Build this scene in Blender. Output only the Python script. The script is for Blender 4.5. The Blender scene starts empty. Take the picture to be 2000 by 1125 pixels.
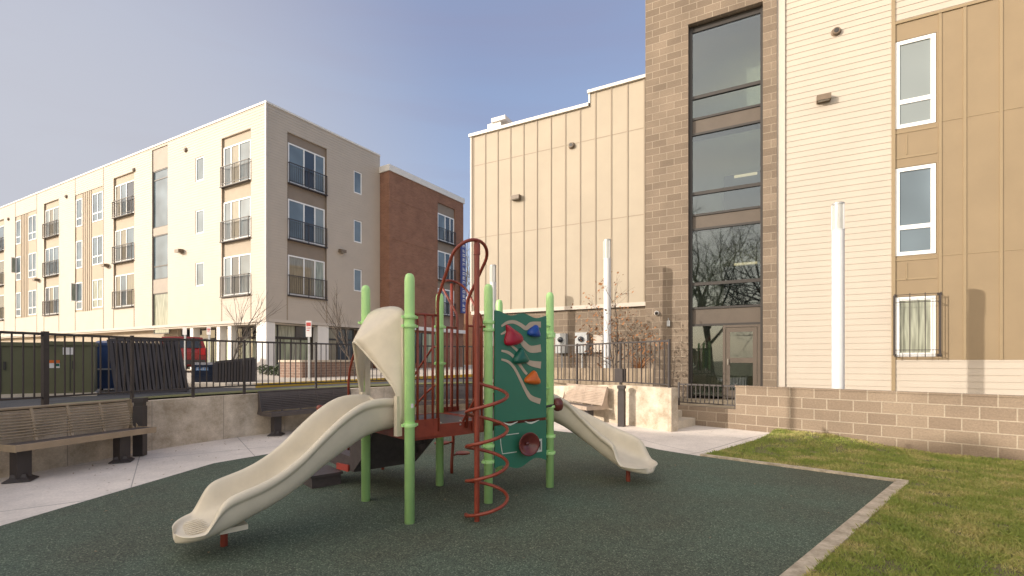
import bpy, bmesh, math, random
from mathutils import Vector, Matrix, noise
random.seed(7)
R = math.radians
F, HZ, H = 930.0, 702.0, 1.55          # focal length and horizon row in photo pixels, eye height in metres
SC = bpy.context.scene
COL = SC.collection

# ------------------------------------------------------------------ helpers
def G(px, py, z=0.0):
    Y = F*(H-z)/(py-HZ)
    return ((px-1000)/F*Y, Y)

class MB:
    def __init__(s): s.v=[]; s.f=[]; s.uv=[]; s.m=[]
    def face(s, pts, uv=None, m=0):
        i=len(s.v); s.v += [tuple(p) for p in pts]; s.f.append(tuple(range(i,i+len(pts))))
        s.uv.append(uv if uv else [(p[0]+p[1],p[2]) for p in pts]); s.m.append(m)
    def box(s, x0,x1,y0,y1,z0,z1,m=0, tf=None):
        if x0>x1:x0,x1=x1,x0
        if y0>y1:y0,y1=y1,y0
        if z0>z1:z0,z1=z1,z0
        c=[(x0,y0,z0),(x1,y0,z0),(x1,y1,z0),(x0,y1,z0),(x0,y0,z1),(x1,y0,z1),(x1,y1,z1),(x0,y1,z1)]
        for q,ax in (((0,1,5,4),'x'),((1,2,6,5),'y'),((2,3,7,6),'x'),((3,0,4,7),'y'),((4,5,6,7),'t'),((3,2,1,0),'t')):
            p=[c[k] for k in q]
            uv=[(a[0],a[2]) if ax=='x' else (a[1],a[2]) if ax=='y' else (a[0],a[1]) for a in p]
            s.face([tf(*a) for a in p] if tf else p, uv, m)
    def tube(s, path, r, n=10, m=0, cap=True, closed=False):
        P=[Vector(p) for p in path]; k=len(P)
        rr = r if isinstance(r,(list,tuple)) else [r]*k
        T=[]
        for i in range(k):
            a=P[i-1] if (i or closed) else P[i]; b=P[(i+1)%k] if (i<k-1 or closed) else P[i]
            t=(b-a); T.append(t.normalized() if t.length>1e-9 else Vector((0,0,1)))
        up=Vector((0,0,1)) if abs(T[0].z)<.9 else Vector((1,0,0))
        x=T[0].cross(up).normalized(); rings=[]
        for i in range(k):
            x=(x-T[i]*x.dot(T[i])).normalized(); y=T[i].cross(x)
            base=len(s.v); rings.append(base)
            for j in range(n):
                a=2*math.pi*j/n; s.v.append(tuple(P[i]+(x*math.cos(a)+y*math.sin(a))*rr[i]))
        for i in range(k if closed else k-1):
            A,B=rings[i],rings[(i+1)%k]
            for j in range(n):
                j2=(j+1)%n; s.f.append((A+j,A+j2,B+j2,B+j)); s.uv.append([(0,0)]*4); s.m.append(m)
        if cap and not closed:
            s.f.append(tuple(rings[0]+j for j in range(n))[::-1]); s.uv.append([(0,0)]*n); s.m.append(m)
            s.f.append(tuple(rings[-1]+j for j in range(n))); s.uv.append([(0,0)]*n); s.m.append(m)
    def lathe(s, c, prof, n=16, m=0, axis=None):
        M=Matrix.Identity(3)
        if axis: M=Vector(axis).normalized().to_track_quat('Z','Y').to_matrix()
        c=Vector(c); rings=[]
        for (r,z) in prof:
            base=len(s.v); rings.append(base)
            for j in range(n):
                a=2*math.pi*j/n; s.v.append(tuple(c+M@Vector((r*math.cos(a),r*math.sin(a),z))))
        for i in range(len(prof)-1):
            A,B=rings[i],rings[i+1]
            for j in range(n):
                j2=(j+1)%n; s.f.append((A+j,A+j2,B+j2,B+j)); s.uv.append([(0,0)]*4); s.m.append(m)
        for q,rv in ((0,True),(-1,False)):
            if prof[q][0]>1e-4:
                t=tuple(rings[q]+j for j in range(n)); s.f.append(t[::-1] if rv else t); s.uv.append([(0,0)]*n); s.m.append(m)
    def prism(s, poly, y0, y1, m=0, tf=None):       # poly of (x,z), extruded in y
        f=tf or (lambda x,y,z:(x,y,z)); n=len(poly)
        s.face([f(x,y0,z) for x,z in poly],[(x,z) for x,z in poly],m)
        s.face([f(x,y1,z) for x,z in poly][::-1],[(x,z) for x,z in poly][::-1],m)
        for i in range(n):
            a,b=poly[i],poly[(i+1)%n]
            s.face([f(a[0],y0,a[1]),f(a[0],y1,a[1]),f(b[0],y1,b[1]),f(b[0],y0,b[1])],None,m)
    def build(s, name, mats, parent=None, smooth=False, bevel=0, loc=None, subsurf=0, fix=True):
        me=bpy.data.meshes.new(name); me.from_pydata(s.v,[],s.f)
        uvl=me.uv_layers.new(name='UVMap'); flat=[c for u in s.uv for p in u for c in p]
        uvl.data.foreach_set('uv',flat)
        me.polygons.foreach_set('material_index',s.m)
        if not isinstance(mats,(list,tuple)): mats=[mats]
        for m in mats: me.materials.append(m)
        if fix:
            bm=bmesh.new(); bm.from_mesh(me)
            if smooth or subsurf: bmesh.ops.remove_doubles(bm,verts=bm.verts,dist=1e-5)
            bmesh.ops.recalc_face_normals(bm,faces=bm.faces); bm.to_mesh(me); bm.free()
        if smooth: me.polygons.foreach_set('use_smooth',[True]*len(me.polygons))
        me.update()
        o=bpy.data.objects.new(name,me); COL.objects.link(o)
        if parent: o.parent=parent
        if loc: o.location=loc
        if bevel:
            b=o.modifiers.new('bevel','BEVEL'); b.width=bevel; b.segments=2; b.limit_method='ANGLE'; b.angle_limit=R(40)
        if subsurf:
            b=o.modifiers.new('sub','SUBSURF'); b.levels=subsurf; b.render_levels=subsurf
        return o

def empty(name, loc, rz=0):
    o=bpy.data.objects.new(name,None); COL.objects.link(o); o.location=loc; o.rotation_euler=(0,0,rz)
    o.empty_display_size=.2
    return o
def tag(o,label=None,cat=None,group=None,kind=None):
    if label:o['label']=label
    if cat:o['category']=cat
    if group:o['group']=group
    if kind:o['kind']=kind
    return o
def copy_tree(o,parent=None):
    c=o.copy(); COL.objects.link(c)
    c.parent=parent
    for ch in [x for x in o.children]: copy_tree(ch,c)
    return c

# ------------------------------------------------------------------ materials
def newmat(name):
    m=bpy.data.materials.new(name); m.use_nodes=True; nt=m.node_tree
    return m,nt,nt.nodes['Principled BSDF']
def mat(name,col,rough=.6,var=.12,scale=6,bump=0,bscale=60,metal=0,ior=None,col2=None,coords='Object',spec=None,stretch=None,detail=5):
    m,nt,b=newmat(name); N=nt.nodes; Lk=nt.links
    b.inputs['Roughness'].default_value=rough; b.inputs['Metallic'].default_value=metal
    if ior: b.inputs['IOR'].default_value=ior
    if spec is not None: b.inputs['Specular IOR Level'].default_value=spec
    tc=N.new('ShaderNodeTexCoord'); src=tc.outputs[coords]
    if stretch:
        mp=N.new('ShaderNodeMapping'); mp.inputs['Scale'].default_value=stretch; Lk.new(src,mp.inputs[0]); src=mp.outputs[0]
    if var or col2:
        n=N.new('ShaderNodeTexNoise'); n.inputs['Scale'].default_value=scale; n.inputs['Detail'].default_value=detail; n.inputs['Roughness'].default_value=.6
        Lk.new(src,n.inputs['Vector'])
        r=N.new('ShaderNodeValToRGB'); r.color_ramp.elements[0].position=.3; r.color_ramp.elements[1].position=.7
        c2=col2 or tuple(min(1,c*(1+var)) for c in col); c1=col if col2 else tuple(c*(1-var) for c in col)
        r.color_ramp.elements[0].color=(*c1,1); r.color_ramp.elements[1].color=(*c2,1)
        Lk.new(n.outputs['Fac'],r.inputs[0]); Lk.new(r.outputs[0],b.inputs['Base Color'])
    else: b.inputs['Base Color'].default_value=(*col,1)
    if bump:
        n2=N.new('ShaderNodeTexNoise'); n2.inputs['Scale'].default_value=bscale; n2.inputs['Detail'].default_value=4
        Lk.new(src,n2.inputs['Vector'])
        bp=N.new('ShaderNodeBump'); bp.inputs['Strength'].default_value=min(1,bump); bp.inputs['Distance'].default_value=.01*max(1,bump)
        Lk.new(n2.outputs['Fac'],bp.inputs['Height']); Lk.new(bp.outputs[0],b.inputs['Normal'])
    return m
def brickmat(name,c1,c2,mortar,w,h,ms,bump=.6,rough=.9,noise_amt=.5):
    m,nt,b=newmat(name); N=nt.nodes; Lk=nt.links
    b.inputs['Roughness'].default_value=rough
    tc=N.new('ShaderNodeTexCoord'); br=N.new('ShaderNodeTexBrick')
    br.inputs['Scale'].default_value=1; br.inputs['Brick Width'].default_value=w; br.inputs['Row Height'].default_value=h
    br.inputs['Mortar Size'].default_value=ms; br.inputs['Mortar Smooth'].default_value=.3; br.inputs['Bias'].default_value=0
    br.inputs['Color1'].default_value=(*c1,1); br.inputs['Color2'].default_value=(*c2,1); br.inputs['Mortar'].default_value=(*mortar,1)
    Lk.new(tc.outputs['UV'],br.inputs['Vector'])
    n=N.new('ShaderNodeTexNoise'); n.inputs['Scale'].default_value=35; n.inputs['Detail'].default_value=6; n.inputs['Roughness'].default_value=.7
    Lk.new(tc.outputs['UV'],n.inputs['Vector'])
    n3=N.new('ShaderNodeTexNoise'); n3.inputs['Scale'].default_value=1.3; n3.inputs['Detail'].default_value=6
    Lk.new(tc.outputs['UV'],n3.inputs['Vector'])
    mx=N.new('ShaderNodeMix'); mx.data_type='RGBA'; mx.blend_type='MULTIPLY'; mx.inputs[0].default_value=1
    r=N.new('ShaderNodeMapRange'); r.inputs[1].default_value=.25; r.inputs[2].default_value=.75; r.inputs[3].default_value=1-noise_amt*.5; r.inputs[4].default_value=1+noise_amt*.3
    Lk.new(n.outputs['Fac'],r.inputs[0]); Lk.new(br.outputs['Color'],mx.inputs[6]); Lk.new(r.outputs[0],mx.inputs[7])
    mx2=N.new('ShaderNodeMix'); mx2.data_type='RGBA'; mx2.blend_type='MULTIPLY'; mx2.inputs[0].default_value=1
    r3=N.new('ShaderNodeMapRange'); r3.inputs[1].default_value=.3; r3.inputs[2].default_value=.7; r3.inputs[3].default_value=.86; r3.inputs[4].default_value=1.1
    Lk.new(n3.outputs['Fac'],r3.inputs[0]); Lk.new(mx.outputs[2],mx2.inputs[6]); Lk.new(r3.outputs[0],mx2.inputs[7])
    Lk.new(mx2.outputs[2],b.inputs['Base Color'])
    bp=N.new('ShaderNodeBump'); bp.inputs['Strength'].default_value=bump; bp.inputs['Distance'].default_value=.008
    ad=N.new('ShaderNodeMath'); ad.operation='MULTIPLY_ADD'; ad.inputs[1].default_value=-1.0
    Lk.new(br.outputs['Fac'],ad.inputs[0]); Lk.new(n.outputs['Fac'],ad.inputs[2])
    Lk.new(ad.outputs[0],bp.inputs['Height']); Lk.new(bp.outputs[0],b.inputs['Normal'])
    return m
def glassmat(name,tint=(.55,.62,.6),refl=.03,ior=1.45,rough=.02):
    m,nt,b=newmat(name); N=nt.nodes; Lk=nt.links; N.remove(b)
    out=N['Material Output']; t=N.new('ShaderNodeBsdfTransparent'); t.inputs[0].default_value=(*tint,1)
    g=N.new('ShaderNodeBsdfGlossy'); g.inputs['Roughness'].default_value=rough; g.inputs['Color'].default_value=(.9,.95,1,1)
    fr=N.new('ShaderNodeFresnel'); fr.inputs[0].default_value=ior
    ad=N.new('ShaderNodeMath'); ad.operation='ADD'; ad.inputs[1].default_value=refl; ad.use_clamp=True
    mx=N.new('ShaderNodeMixShader'); Lk.new(fr.outputs[0],ad.inputs[0]); Lk.new(ad.outputs[0],mx.inputs[0])
    Lk.new(t.outputs[0],mx.inputs[1]); Lk.new(g.outputs[0],mx.inputs[2]); Lk.new(mx.outputs[0],out.inputs[0])
    return m
def panemat(name,col,ior=1.6,var=.3,scale=.8,stretch=None):
    return mat(name,col,rough=.04,var=var,scale=scale,ior=ior,stretch=stretch,detail=1)

M={}
M['siding']=mat('cream_siding',(.475,.418,.35),.6,.04,1.2)
M['siding_w']=mat('cream_siding_main',(.475,.415,.345),.6,.04,1.2)
M['trim_white']=mat('white_trim',(.74,.71,.67),.5,.04,2)
M['trim_cream']=mat('cream_trim',(.52,.46,.395),.5,.04,2)
M['tan']=mat('tan_panel',(.265,.198,.12),.65,.05,1.5)
M['tan_trim']=mat('tan_batten',(.285,.215,.128),.6,.04,3)
M['batten']=mat('pale_panel',(.395,.335,.255),.65,.05,.9)
M['batten_trim']=mat('pale_batten',(.31,.25,.185),.6,.04,3)
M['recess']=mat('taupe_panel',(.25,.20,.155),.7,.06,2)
M['recess_tan']=mat('tan_recess_panel',(.37,.305,.23),.7,.06,2)
M['cmu']=brickmat('split_face_block',(.235,.175,.125),(.30,.23,.165),(.40,.33,.25),.406,.203,.011)
M['cmu_tower']=brickmat('tower_block',(.18,.137,.10),(.245,.19,.14),(.33,.27,.205),.406,.203,.010)
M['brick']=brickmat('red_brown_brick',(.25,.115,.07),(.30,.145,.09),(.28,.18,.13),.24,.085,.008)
M['brick_orange']=brickmat('orange_brick',(.5,.25,.13),(.42,.2,.11),(.4,.3,.2),.24,.085,.008)  # orange brick of the low distant building
M['brick_brown']=brickmat('planter_brick',(.24,.15,.11),(.3,.19,.14),(.4,.32,.26),.24,.085,.008)
M['grey_taupe']=mat('grey_taupe_panel',(.34,.295,.25),.7,.06,2)
M['dark_frame']=mat('bronze_frame',(.035,.03,.027),.45,.1,4)
M['bronze']=mat('bronze_panel',(.10,.078,.06),.5,.08,3)
M['white_frame']=mat('white_vinyl',(.85,.85,.84),.4,.03,3)
M['black_metal']=mat('dark_bronze_metal',(.045,.036,.034),.5,.15,8)
M['glass_stair']=glassmat('stair_glass',(.60,.64,.60),.07)
M['pane_sky']=panemat('pane_sky',(.13,.17,.20))
M['pane_dark']=panemat('pane_dark',(.025,.03,.04),1.7)
M['pane_tan']=panemat('pane_curtain',(.22,.19,.13),1.7,.25,6,(6,6,.3))
M['pane_shop']=panemat('pane_shop',(.28,.32,.22),1.6,.35,3,(1.5,1.5,.2))
M['pane_green']=panemat('pane_green',(.27,.285,.225),1.6,.35,4,(4,4,.4))
M['pane_blind']=panemat('pane_blind',(.22,.25,.25),1.6,.05,.7)
M['int_wall']=mat('interior_wall',(.80,.80,.72),.8,.04,1)
M['int_dark']=mat('interior_grey',(.12,.145,.17),.8,.08,1)
M['int_floor']=mat('interior_floor',(.25,.22,.18),.6,.1,3)
M['asphalt']=mat('asphalt',(.07,.07,.072),.9,.25,3,.5,120)
M['plaza']=mat('pale_paving',(.52,.46,.38),.85,.1,2)
M['yellow']=mat('yellow_kerb_paint',(.55,.36,.04),.7,.15,5)
M['green']=mat('green_powder_coat',(.46,.77,.30),.38,.08,3,.08,40)
M['red']=mat('maroon_coating',(.235,.042,.022),.35,.15,8,.15,50)
M['red_bright']=mat('red_plate',(.40,.06,.04),.4,.1,5)
M['deck']=mat('deck_plastisol',(.075,.06,.06),.5,.2,12,.3,80)
M['slide']=mat('beige_plastic',(.67,.60,.47),.42,.12,2.6,.06,25)
M['panel']=mat('green_plastic_panel',(.032,.17,.105),.4,.06,4,.05,60)
M['panel_tan']=mat('tan_plastic_inlay',(.50,.40,.30),.5,.08,6)
M['panel_white']=mat('white_engraving',(.62,.64,.55),.5,.05,6)
M['hold_red']=mat('hold_crimson',(.35,.008,.03),.35,.1,8,.2,30)
M['hold_blue']=mat('hold_blue',(.01,.06,.30),.3,.1,8,.2,30)
M['hold_green']=mat('hold_green',(.01,.11,.075),.3,.1,8,.2,30)
M['hold_orange']=mat('hold_orange',(.60,.13,.015),.35,.1,8,.2,30)
M['horn']=mat('maroon_plastic',(.13,.03,.025),.25,.25,10)
M['white_pole']=mat('white_pole_paint',(.66,.66,.66),.35,.03,2)
M['lens']=mat('frosted_lens',(.45,.45,.42),.15,.06,3)
M['bench_metal']=mat('bench_metal',(.085,.07,.065),.45,.15,6)
M['bench_tan']=mat('bench_tan',(.36,.27,.18),.5,.15,5)
M['bolt']=mat('bolt_steel',(.5,.46,.4),.35,.1,5,metal=.6)
M['cabinet']=mat('olive_green_paint',(.115,.115,.055),.5,.12,1.5)
M['bluebin']=mat('blue_plastic',(.025,.06,.17),.45,.15,3)
M['navybin']=mat('navy_plastic',(.012,.025,.06),.45,.15,3)
M['car_red']=mat('car_red_paint',(.26,.03,.025),.25,.05,2)
M['car_glass']=panemat('car_glass',(.02,.025,.03),1.6)
M['tyre']=mat('tyre_rubber',(.02,.02,.02),.8,.1,9)
M['tail']=mat('tail_lamp',(.5,.02,.02),.2,.05,5)
M['sign_white']=mat('sign_white',(.75,.72,.70),.5,.04,5)
M['sign_red']=mat('sign_red',(.5,.06,.05),.5,.04,5)
M['steel']=mat('galvanised_steel',(.45,.45,.44),.45,.1,8,metal=.5)
M['grey_box']=mat('meter_grey',(.42,.43,.43),.45,.08,6)
M['fixture']=mat('fixture_taupe',(.17,.125,.085),.5,.1,6)
M['sign_blue']=mat('sign_blue',(.06,.08,.27),.5,.05,5)
M['bark']=mat('grey_bark',(.13,.105,.085),.9,.3,15,.6,60)
M['brownleaf']=mat('dry_leaves',(.33,.15,.06),.7,.4,20)
M['shrub']=mat('shrub_leaves',(.05,.07,.025),.7,.4,20)
M['roof_metal']=mat('roof_cap',(.72,.69,.64),.4,.04,2)

def concrete(name,c,joint=None,jxy=False,stain=.3,bump=.3,scale=2.2,stain_col=None,uv='Object'):
    m,nt,b=newmat(name); N=nt.nodes; Lk=nt.links; b.inputs['Roughness'].default_value=.88
    tc=N.new('ShaderNodeTexCoord')
    a=N.new('ShaderNodeTexNoise'); a.inputs['Scale'].default_value=scale; a.inputs['Detail'].default_value=9; a.inputs['Roughness'].default_value=.68
    a2=N.new('ShaderNodeTexNoise'); a2.inputs['Scale'].default_value=45; a2.inputs['Detail'].default_value=4
    for q in (a,a2): Lk.new(tc.outputs[uv],q.inputs['Vector'])
    r=N.new('ShaderNodeValToRGB'); e=r.color_ramp.elements; e[0].position=.36; e[1].position=.64
    sc=stain_col or tuple(x*(1-stain) for x in c)
    e[0].color=(*sc,1); e[1].color=(*[min(1,x*1.08) for x in c],1); Lk.new(a.outputs['Fac'],r.inputs[0])
    mx=N.new('ShaderNodeMix'); mx.data_type='RGBA'; mx.blend_type='MULTIPLY'; mx.inputs[0].default_value=1
    mr=N.new('ShaderNodeMapRange'); mr.inputs[1].default_value=.3; mr.inputs[2].default_value=.7; mr.inputs[3].default_value=.88; mr.inputs[4].default_value=1.07
    Lk.new(a2.outputs['Fac'],mr.inputs[0]); Lk.new(r.outputs[0],mx.inputs[6]); Lk.new(mr.outputs[0],mx.inputs[7])
    final=mx.outputs[2]
    if joint:
        sp=N.new('ShaderNodeSeparateXYZ'); src=tc.outputs[uv]
        if jxy:
            mp=N.new('ShaderNodeMapping'); mp.inputs['Rotation'].default_value=(0,0,R(-36)); mp.inputs['Location'].default_value=(.35,.2,0); Lk.new(src,mp.inputs[0]); src=mp.outputs[0]
        Lk.new(src,sp.inputs[0]); fac=None
        for ax in ((0,1) if jxy else (0,)):
            dv=N.new('ShaderNodeMath'); dv.operation='DIVIDE'; dv.inputs[1].default_value=joint*(1+.6*ax); Lk.new(sp.outputs[ax],dv.inputs[0])
            fr_=N.new('ShaderNodeMath'); fr_.operation='FRACT'; Lk.new(dv.outputs[0],fr_.inputs[0])
            lt=N.new('ShaderNodeMath'); lt.operation='LESS_THAN'; lt.inputs[1].default_value=.012/joint; Lk.new(fr_.outputs[0],lt.inputs[0])
            if fac:
                m2=N.new('ShaderNodeMath'); m2.operation='MAXIMUM'; Lk.new(fac,m2.inputs[0]); Lk.new(lt.outputs[0],m2.inputs[1]); fac=m2.outputs[0]
            else: fac=lt.outputs[0]
        mj=N.new('ShaderNodeMix'); mj.data_type='RGBA'; Lk.new(fac,mj.inputs[0]); Lk.new(final,mj.inputs[6]); mj.inputs[7].default_value=(*[x*.5 for x in c],1); final=mj.outputs[2]
    Lk.new(final,b.inputs['Base Color'])
    bp=N.new('ShaderNodeBump'); bp.inputs['Strength'].default_value=bump; bp.inputs['Distance'].default_value=.006
    Lk.new(a2.outputs['Fac'],bp.inputs['Height']); Lk.new(bp.outputs[0],b.inputs['Normal'])
    return m
M['conc_path']=concrete('broom_concrete',(.74,.67,.60),stain=.16,scale=1.1,joint=1.5,jxy=True)
M['conc_wall']=concrete('board_formed_concrete',(.66,.57,.46),stain=.45,joint=1.25,scale=2.0,stain_col=(.36,.29,.205),uv='UV')
M['conc_wall_pale']=concrete('pale_concrete',(.60,.52,.41),stain=.15,scale=2.0)
M['curb']=concrete('worn_curb',(.55,.465,.35),stain=.4,scale=7,stain_col=(.34,.28,.20))
M['terrace']=concrete('terrace_soil',(.30,.24,.16),stain=.3)

def rubbermat():
    m,nt,b=newmat('rubber_granules'); N=nt.nodes; Lk=nt.links; b.inputs['Roughness'].default_value=.85
    tc=N.new('ShaderNodeTexCoord')
    v=N.new('ShaderNodeTexVoronoi'); v.inputs['Scale'].default_value=125; Lk.new(tc.outputs['Object'],v.inputs['Vector'])
    sp=N.new('ShaderNodeSeparateColor'); Lk.new(v.outputs['Color'],sp.inputs[0])
    r=N.new('ShaderNodeValToRGB'); r.color_ramp.interpolation='LINEAR'
    e=r.color_ramp.elements; e[0].position=0; e[0].color=(.036,.048,.036,1); e[1].position=1; e[1].color=(.25,.29,.22,1)
    k=e.new(.45); k.color=(.072,.098,.072,1); k=e.new(.85); k.color=(.108,.138,.104,1)
    Lk.new(sp.outputs[0],r.inputs[0])
    n=N.new('ShaderNodeTexNoise'); n.inputs['Scale'].default_value=.55; n.inputs['Detail'].default_value=6; n.inputs['Roughness'].default_value=.6; Lk.new(tc.outputs['Object'],n.inputs['Vector'])
    r2=N.new('ShaderNodeValToRGB'); r2.color_ramp.elements[0].position=.35; r2.color_ramp.elements[1].position=.65
    r2.color_ramp.elements[0].color=(.92,.80,.72,1); r2.color_ramp.elements[1].color=(1.0,1.12,1.06,1); Lk.new(n.outputs['Fac'],r2.inputs[0])
    mx=N.new('ShaderNodeMix'); mx.data_type='RGBA'; mx.blend_type='MULTIPLY'; mx.inputs[0].default_value=1
    Lk.new(r.outputs[0],mx.inputs[6]); Lk.new(r2.outputs[0],mx.inputs[7]); Lk.new(mx.outputs[2],b.inputs['Base Color'])
    bp=N.new('ShaderNodeBump'); bp.inputs['Strength'].default_value=.7; bp.inputs['Distance'].default_value=.006
    Lk.new(v.outputs['Distance'],bp.inputs['Height']); Lk.new(bp.outputs[0],b.inputs['Normal'])
    return m
M['rubber']=rubbermat()
def grassmat(name,yellow=True):
    m,nt,b=newmat(name); N=nt.nodes; Lk=nt.links; b.inputs['Roughness'].default_value=.6
    b.inputs['Specular IOR Level'].default_value=.25
    tc=N.new('ShaderNodeTexCoord')
    n=N.new('ShaderNodeTexNoise'); n.inputs['Scale'].default_value=1.6; n.inputs['Detail'].default_value=7; n.inputs['Roughness'].default_value=.7
    n2=N.new('ShaderNodeTexNoise'); n2.inputs['Scale'].default_value=40; n2.inputs['Detail'].default_value=2
    for q in (n,n2): Lk.new(tc.outputs['Object'],q.inputs['Vector'])
    r=N.new('ShaderNodeValToRGB'); e=r.color_ramp.elements
    e[0].position=.35; e[0].color=(.52,.43,.18,1); e[1].position=.76; e[1].color=(.155,.235,.04,1)
    k=e.new(.53); k.color=(.27,.31,.07,1)
    ad=N.new('ShaderNodeMath'); ad.operation='MULTIPLY_ADD'; ad.inputs[1].default_value=.35; 
    sb=N.new('ShaderNodeMath'); sb.operation='SUBTRACT'; sb.inputs[1].default_value=.175
    Lk.new(n2.outputs['Fac'],ad.inputs[0]); Lk.new(n.outputs['Fac'],sb.inputs[0]); Lk.new(sb.outputs[0],ad.inputs[2])
    Lk.new(ad.outputs[0],r.inputs[0]); Lk.new(r.outputs[0],b.inputs['Base Color'])
    return m
M['grass']=grassmat('grass_blades')
M['soil']=mat('lawn_soil',(.10,.10,.04),.95,.4,9,.6,50,col2=(.19,.155,.08))

# ------------------------------------------------------------------ ground
def ss(a,b,x):
    t=max(0,min(1,(x-a)/(b-a))); return t*t*(3-2*t)
def gh(x,y):
    return .09*ss(8.2,9.4,.1*x+.99*y)*ss(.3,2.2,x)*(1-ss(12,13,y))
def sheet(name,poly,hf,step,material,kind='structure'):
    bm=bmesh.new(); vs=[bm.verts.new((p[0],p[1],0)) for p in poly]; bm.faces.new(vs); bm.normal_update()
    xs=[p[0] for p in poly]; ys=[p[1] for p in poly]
    if step:
        x=math.floor(min(xs)/step)*step
        while x<max(xs):
            bmesh.ops.bisect_plane(bm,geom=bm.verts[:]+bm.edges[:]+bm.faces[:],plane_co=(x,0,0),plane_no=(1,0,0)); x+=step
        y=math.floor(min(ys)/step)*step
        while y<max(ys):
            bmesh.ops.bisect_plane(bm,geom=bm.verts[:]+bm.edges[:]+bm.faces[:],plane_co=(0,y,0),plane_no=(0,1,0)); y+=step
    for v in bm.verts: v.co.z=hf(v.co.x,v.co.y)
    bmesh.ops.triangulate(bm,faces=bm.faces[:])
    bmesh.ops.recalc_face_normals(bm,faces=bm.faces)
    if sum(f.normal.z for f in bm.faces)<0: bmesh.ops.reverse_faces(bm,faces=bm.faces[:])
    me=bpy.data.meshes.new(name); bm.to_mesh(me); bm.free(); me.materials.append(material)
    me.polygons.foreach_set('use_smooth',[True]*len(me.polygons))
    o=bpy.data.objects.new(name,me); COL.objects.link(o); tag(o,kind=kind); return o

# arc of the concrete wall (inner face), left to right
ARC=[(-8.4,1.0),(-7.6,3.4),(-7.08,5.0),(-6.66,6.4),(-6.4,7.3),(-6.2,8.1),(-5.81,8.95),(-5.4,9.65),(-4.6,10.75),(-3.6,11.9),(-2.2,13.0),(-.5,13.6),(.8,13.1),(1.6,12.2),(2.15,11.3),(2.62,10.57),(3.22,9.62)]
def smooth_poly(P,n=4):
    out=[]
    for i in range(len(P)-1):
        p0=P[max(0,i-1)];p1=P[i];p2=P[i+1];p3=P[min(len(P)-1,i+2)]
        for k in range(n):
            t=k/n
            out.append(tuple(.5*((2*p1[j])+(-p0[j]+p2[j])*t+(2*p0[j]-5*p1[j]+4*p2[j]-p3[j])*t*t+(-p0[j]+3*p1[j]-3*p2[j]+p3[j])*t**3) for j in (0,1)))
    out.append(P[-1]); return out
WALL=smooth_poly(ARC,3)
WD=Vector((.72,-.694)).normalized()           # direction of the block wall, towards the camera's right
WN=Vector((WD.y,-WD.x))                       # its face normal, towards the lawn
if WN.y>0: WN=-WN
WA=Vector((4.69,9.99))
def W(k,d=0): p=WA+WD*k-WN*d; return (p.x,p.y)

BIG=420
outer=[(-BIG,-BIG),(BIG,-BIG),(BIG,BIG),(-BIG,BIG)]
sheet('ground',outer,lambda x,y:-.35,0,M['soil'])
# the lower court: concrete paving
court=[(-9.5,-14),(14,-14),(14,3)]+[W(6,.1),W(0,.1),W(-2.6,.1)]+[(1.5,13.6),(-.5,14.2),(-3,13.4)]+[(-5.2,11.3),(-6.6,8.4),(-7.4,5.5),(-9.5,1.2)]
sheet('paving',court,lambda x,y:gh(x,y)-.006,.5,M['conc_path'])
rub=[G(0,1028),G(320,934),G(418,905),G(535,885),G(620,869),G(700,857),G(770,849),G(836,843),G(942,830),G(1020,829),G(1085,844),G(1178,860),G(1282,878),G(1367,891),G(1540,913.5),G(1750,942),G(1530,1125),(1.0,2.6),(-1,1.0),(-3.5,.6),(-4.9,2.2),(-4.85,3.6)]
RUB=rub
sheet('rubber_surface',rub,lambda x,y:gh(x,y)+.004,.5,M['rubber'])
# curb strips beside the rubber
mb=MB()
def strip(a,b,w,z0,z1,mbx,ea=0,eb=0,n=14):
    a=Vector(a);b=Vector(b);d=(b-a).normalized();nn=Vector((d.y,-d.x))*w
    a=a-d*ea;b=b+d*eb
    for i in range(n):
        p=a.lerp(b,i/n);q=a.lerp(b,(i+1)/n)
        j=lambda x:Vector((x.x,x.y,0))
        h=lambda x:gh(x.x,x.y)
        P=[p,q,q+nn,p+nn]
        top=[(v.x,v.y,z1+h(v)) for v in P]; mbx.face(top,[(v.x,v.y) for v in P])
        for (c,e) in ((0,1),(1,2),(2,3),(3,0)):
            if (c,e) in ((1,2),(3,0)) and 0<i<n-1: continue
            mbx.face([top[c],(P[c].x,P[c].y,z0),(P[e].x,P[e].y,z0),top[e]])
c1=Vector(G(1367,891)); c2=Vector(G(1750,942)); c3=Vector(G(1530,1125)); 
def left(a,b,w):
    d=(b-a).normalized(); return Vector((-d.y,d.x))*w
e1=left(c1,c2,.09); e2=left(c2,c3,.125)
mb=MB(); strip(c1+e1,c2+e1,.09,-.1,.03,mb,eb=.12)
tag(mb.build('curb',M['curb']),kind='structure')
c4=c3+(c3-c2)*.5
mb=MB(); strip(c2+e2,c4+e2,.125,-.1,.026,mb,n=20)
tag(mb.build('curb',M['curb']),kind='structure')
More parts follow.
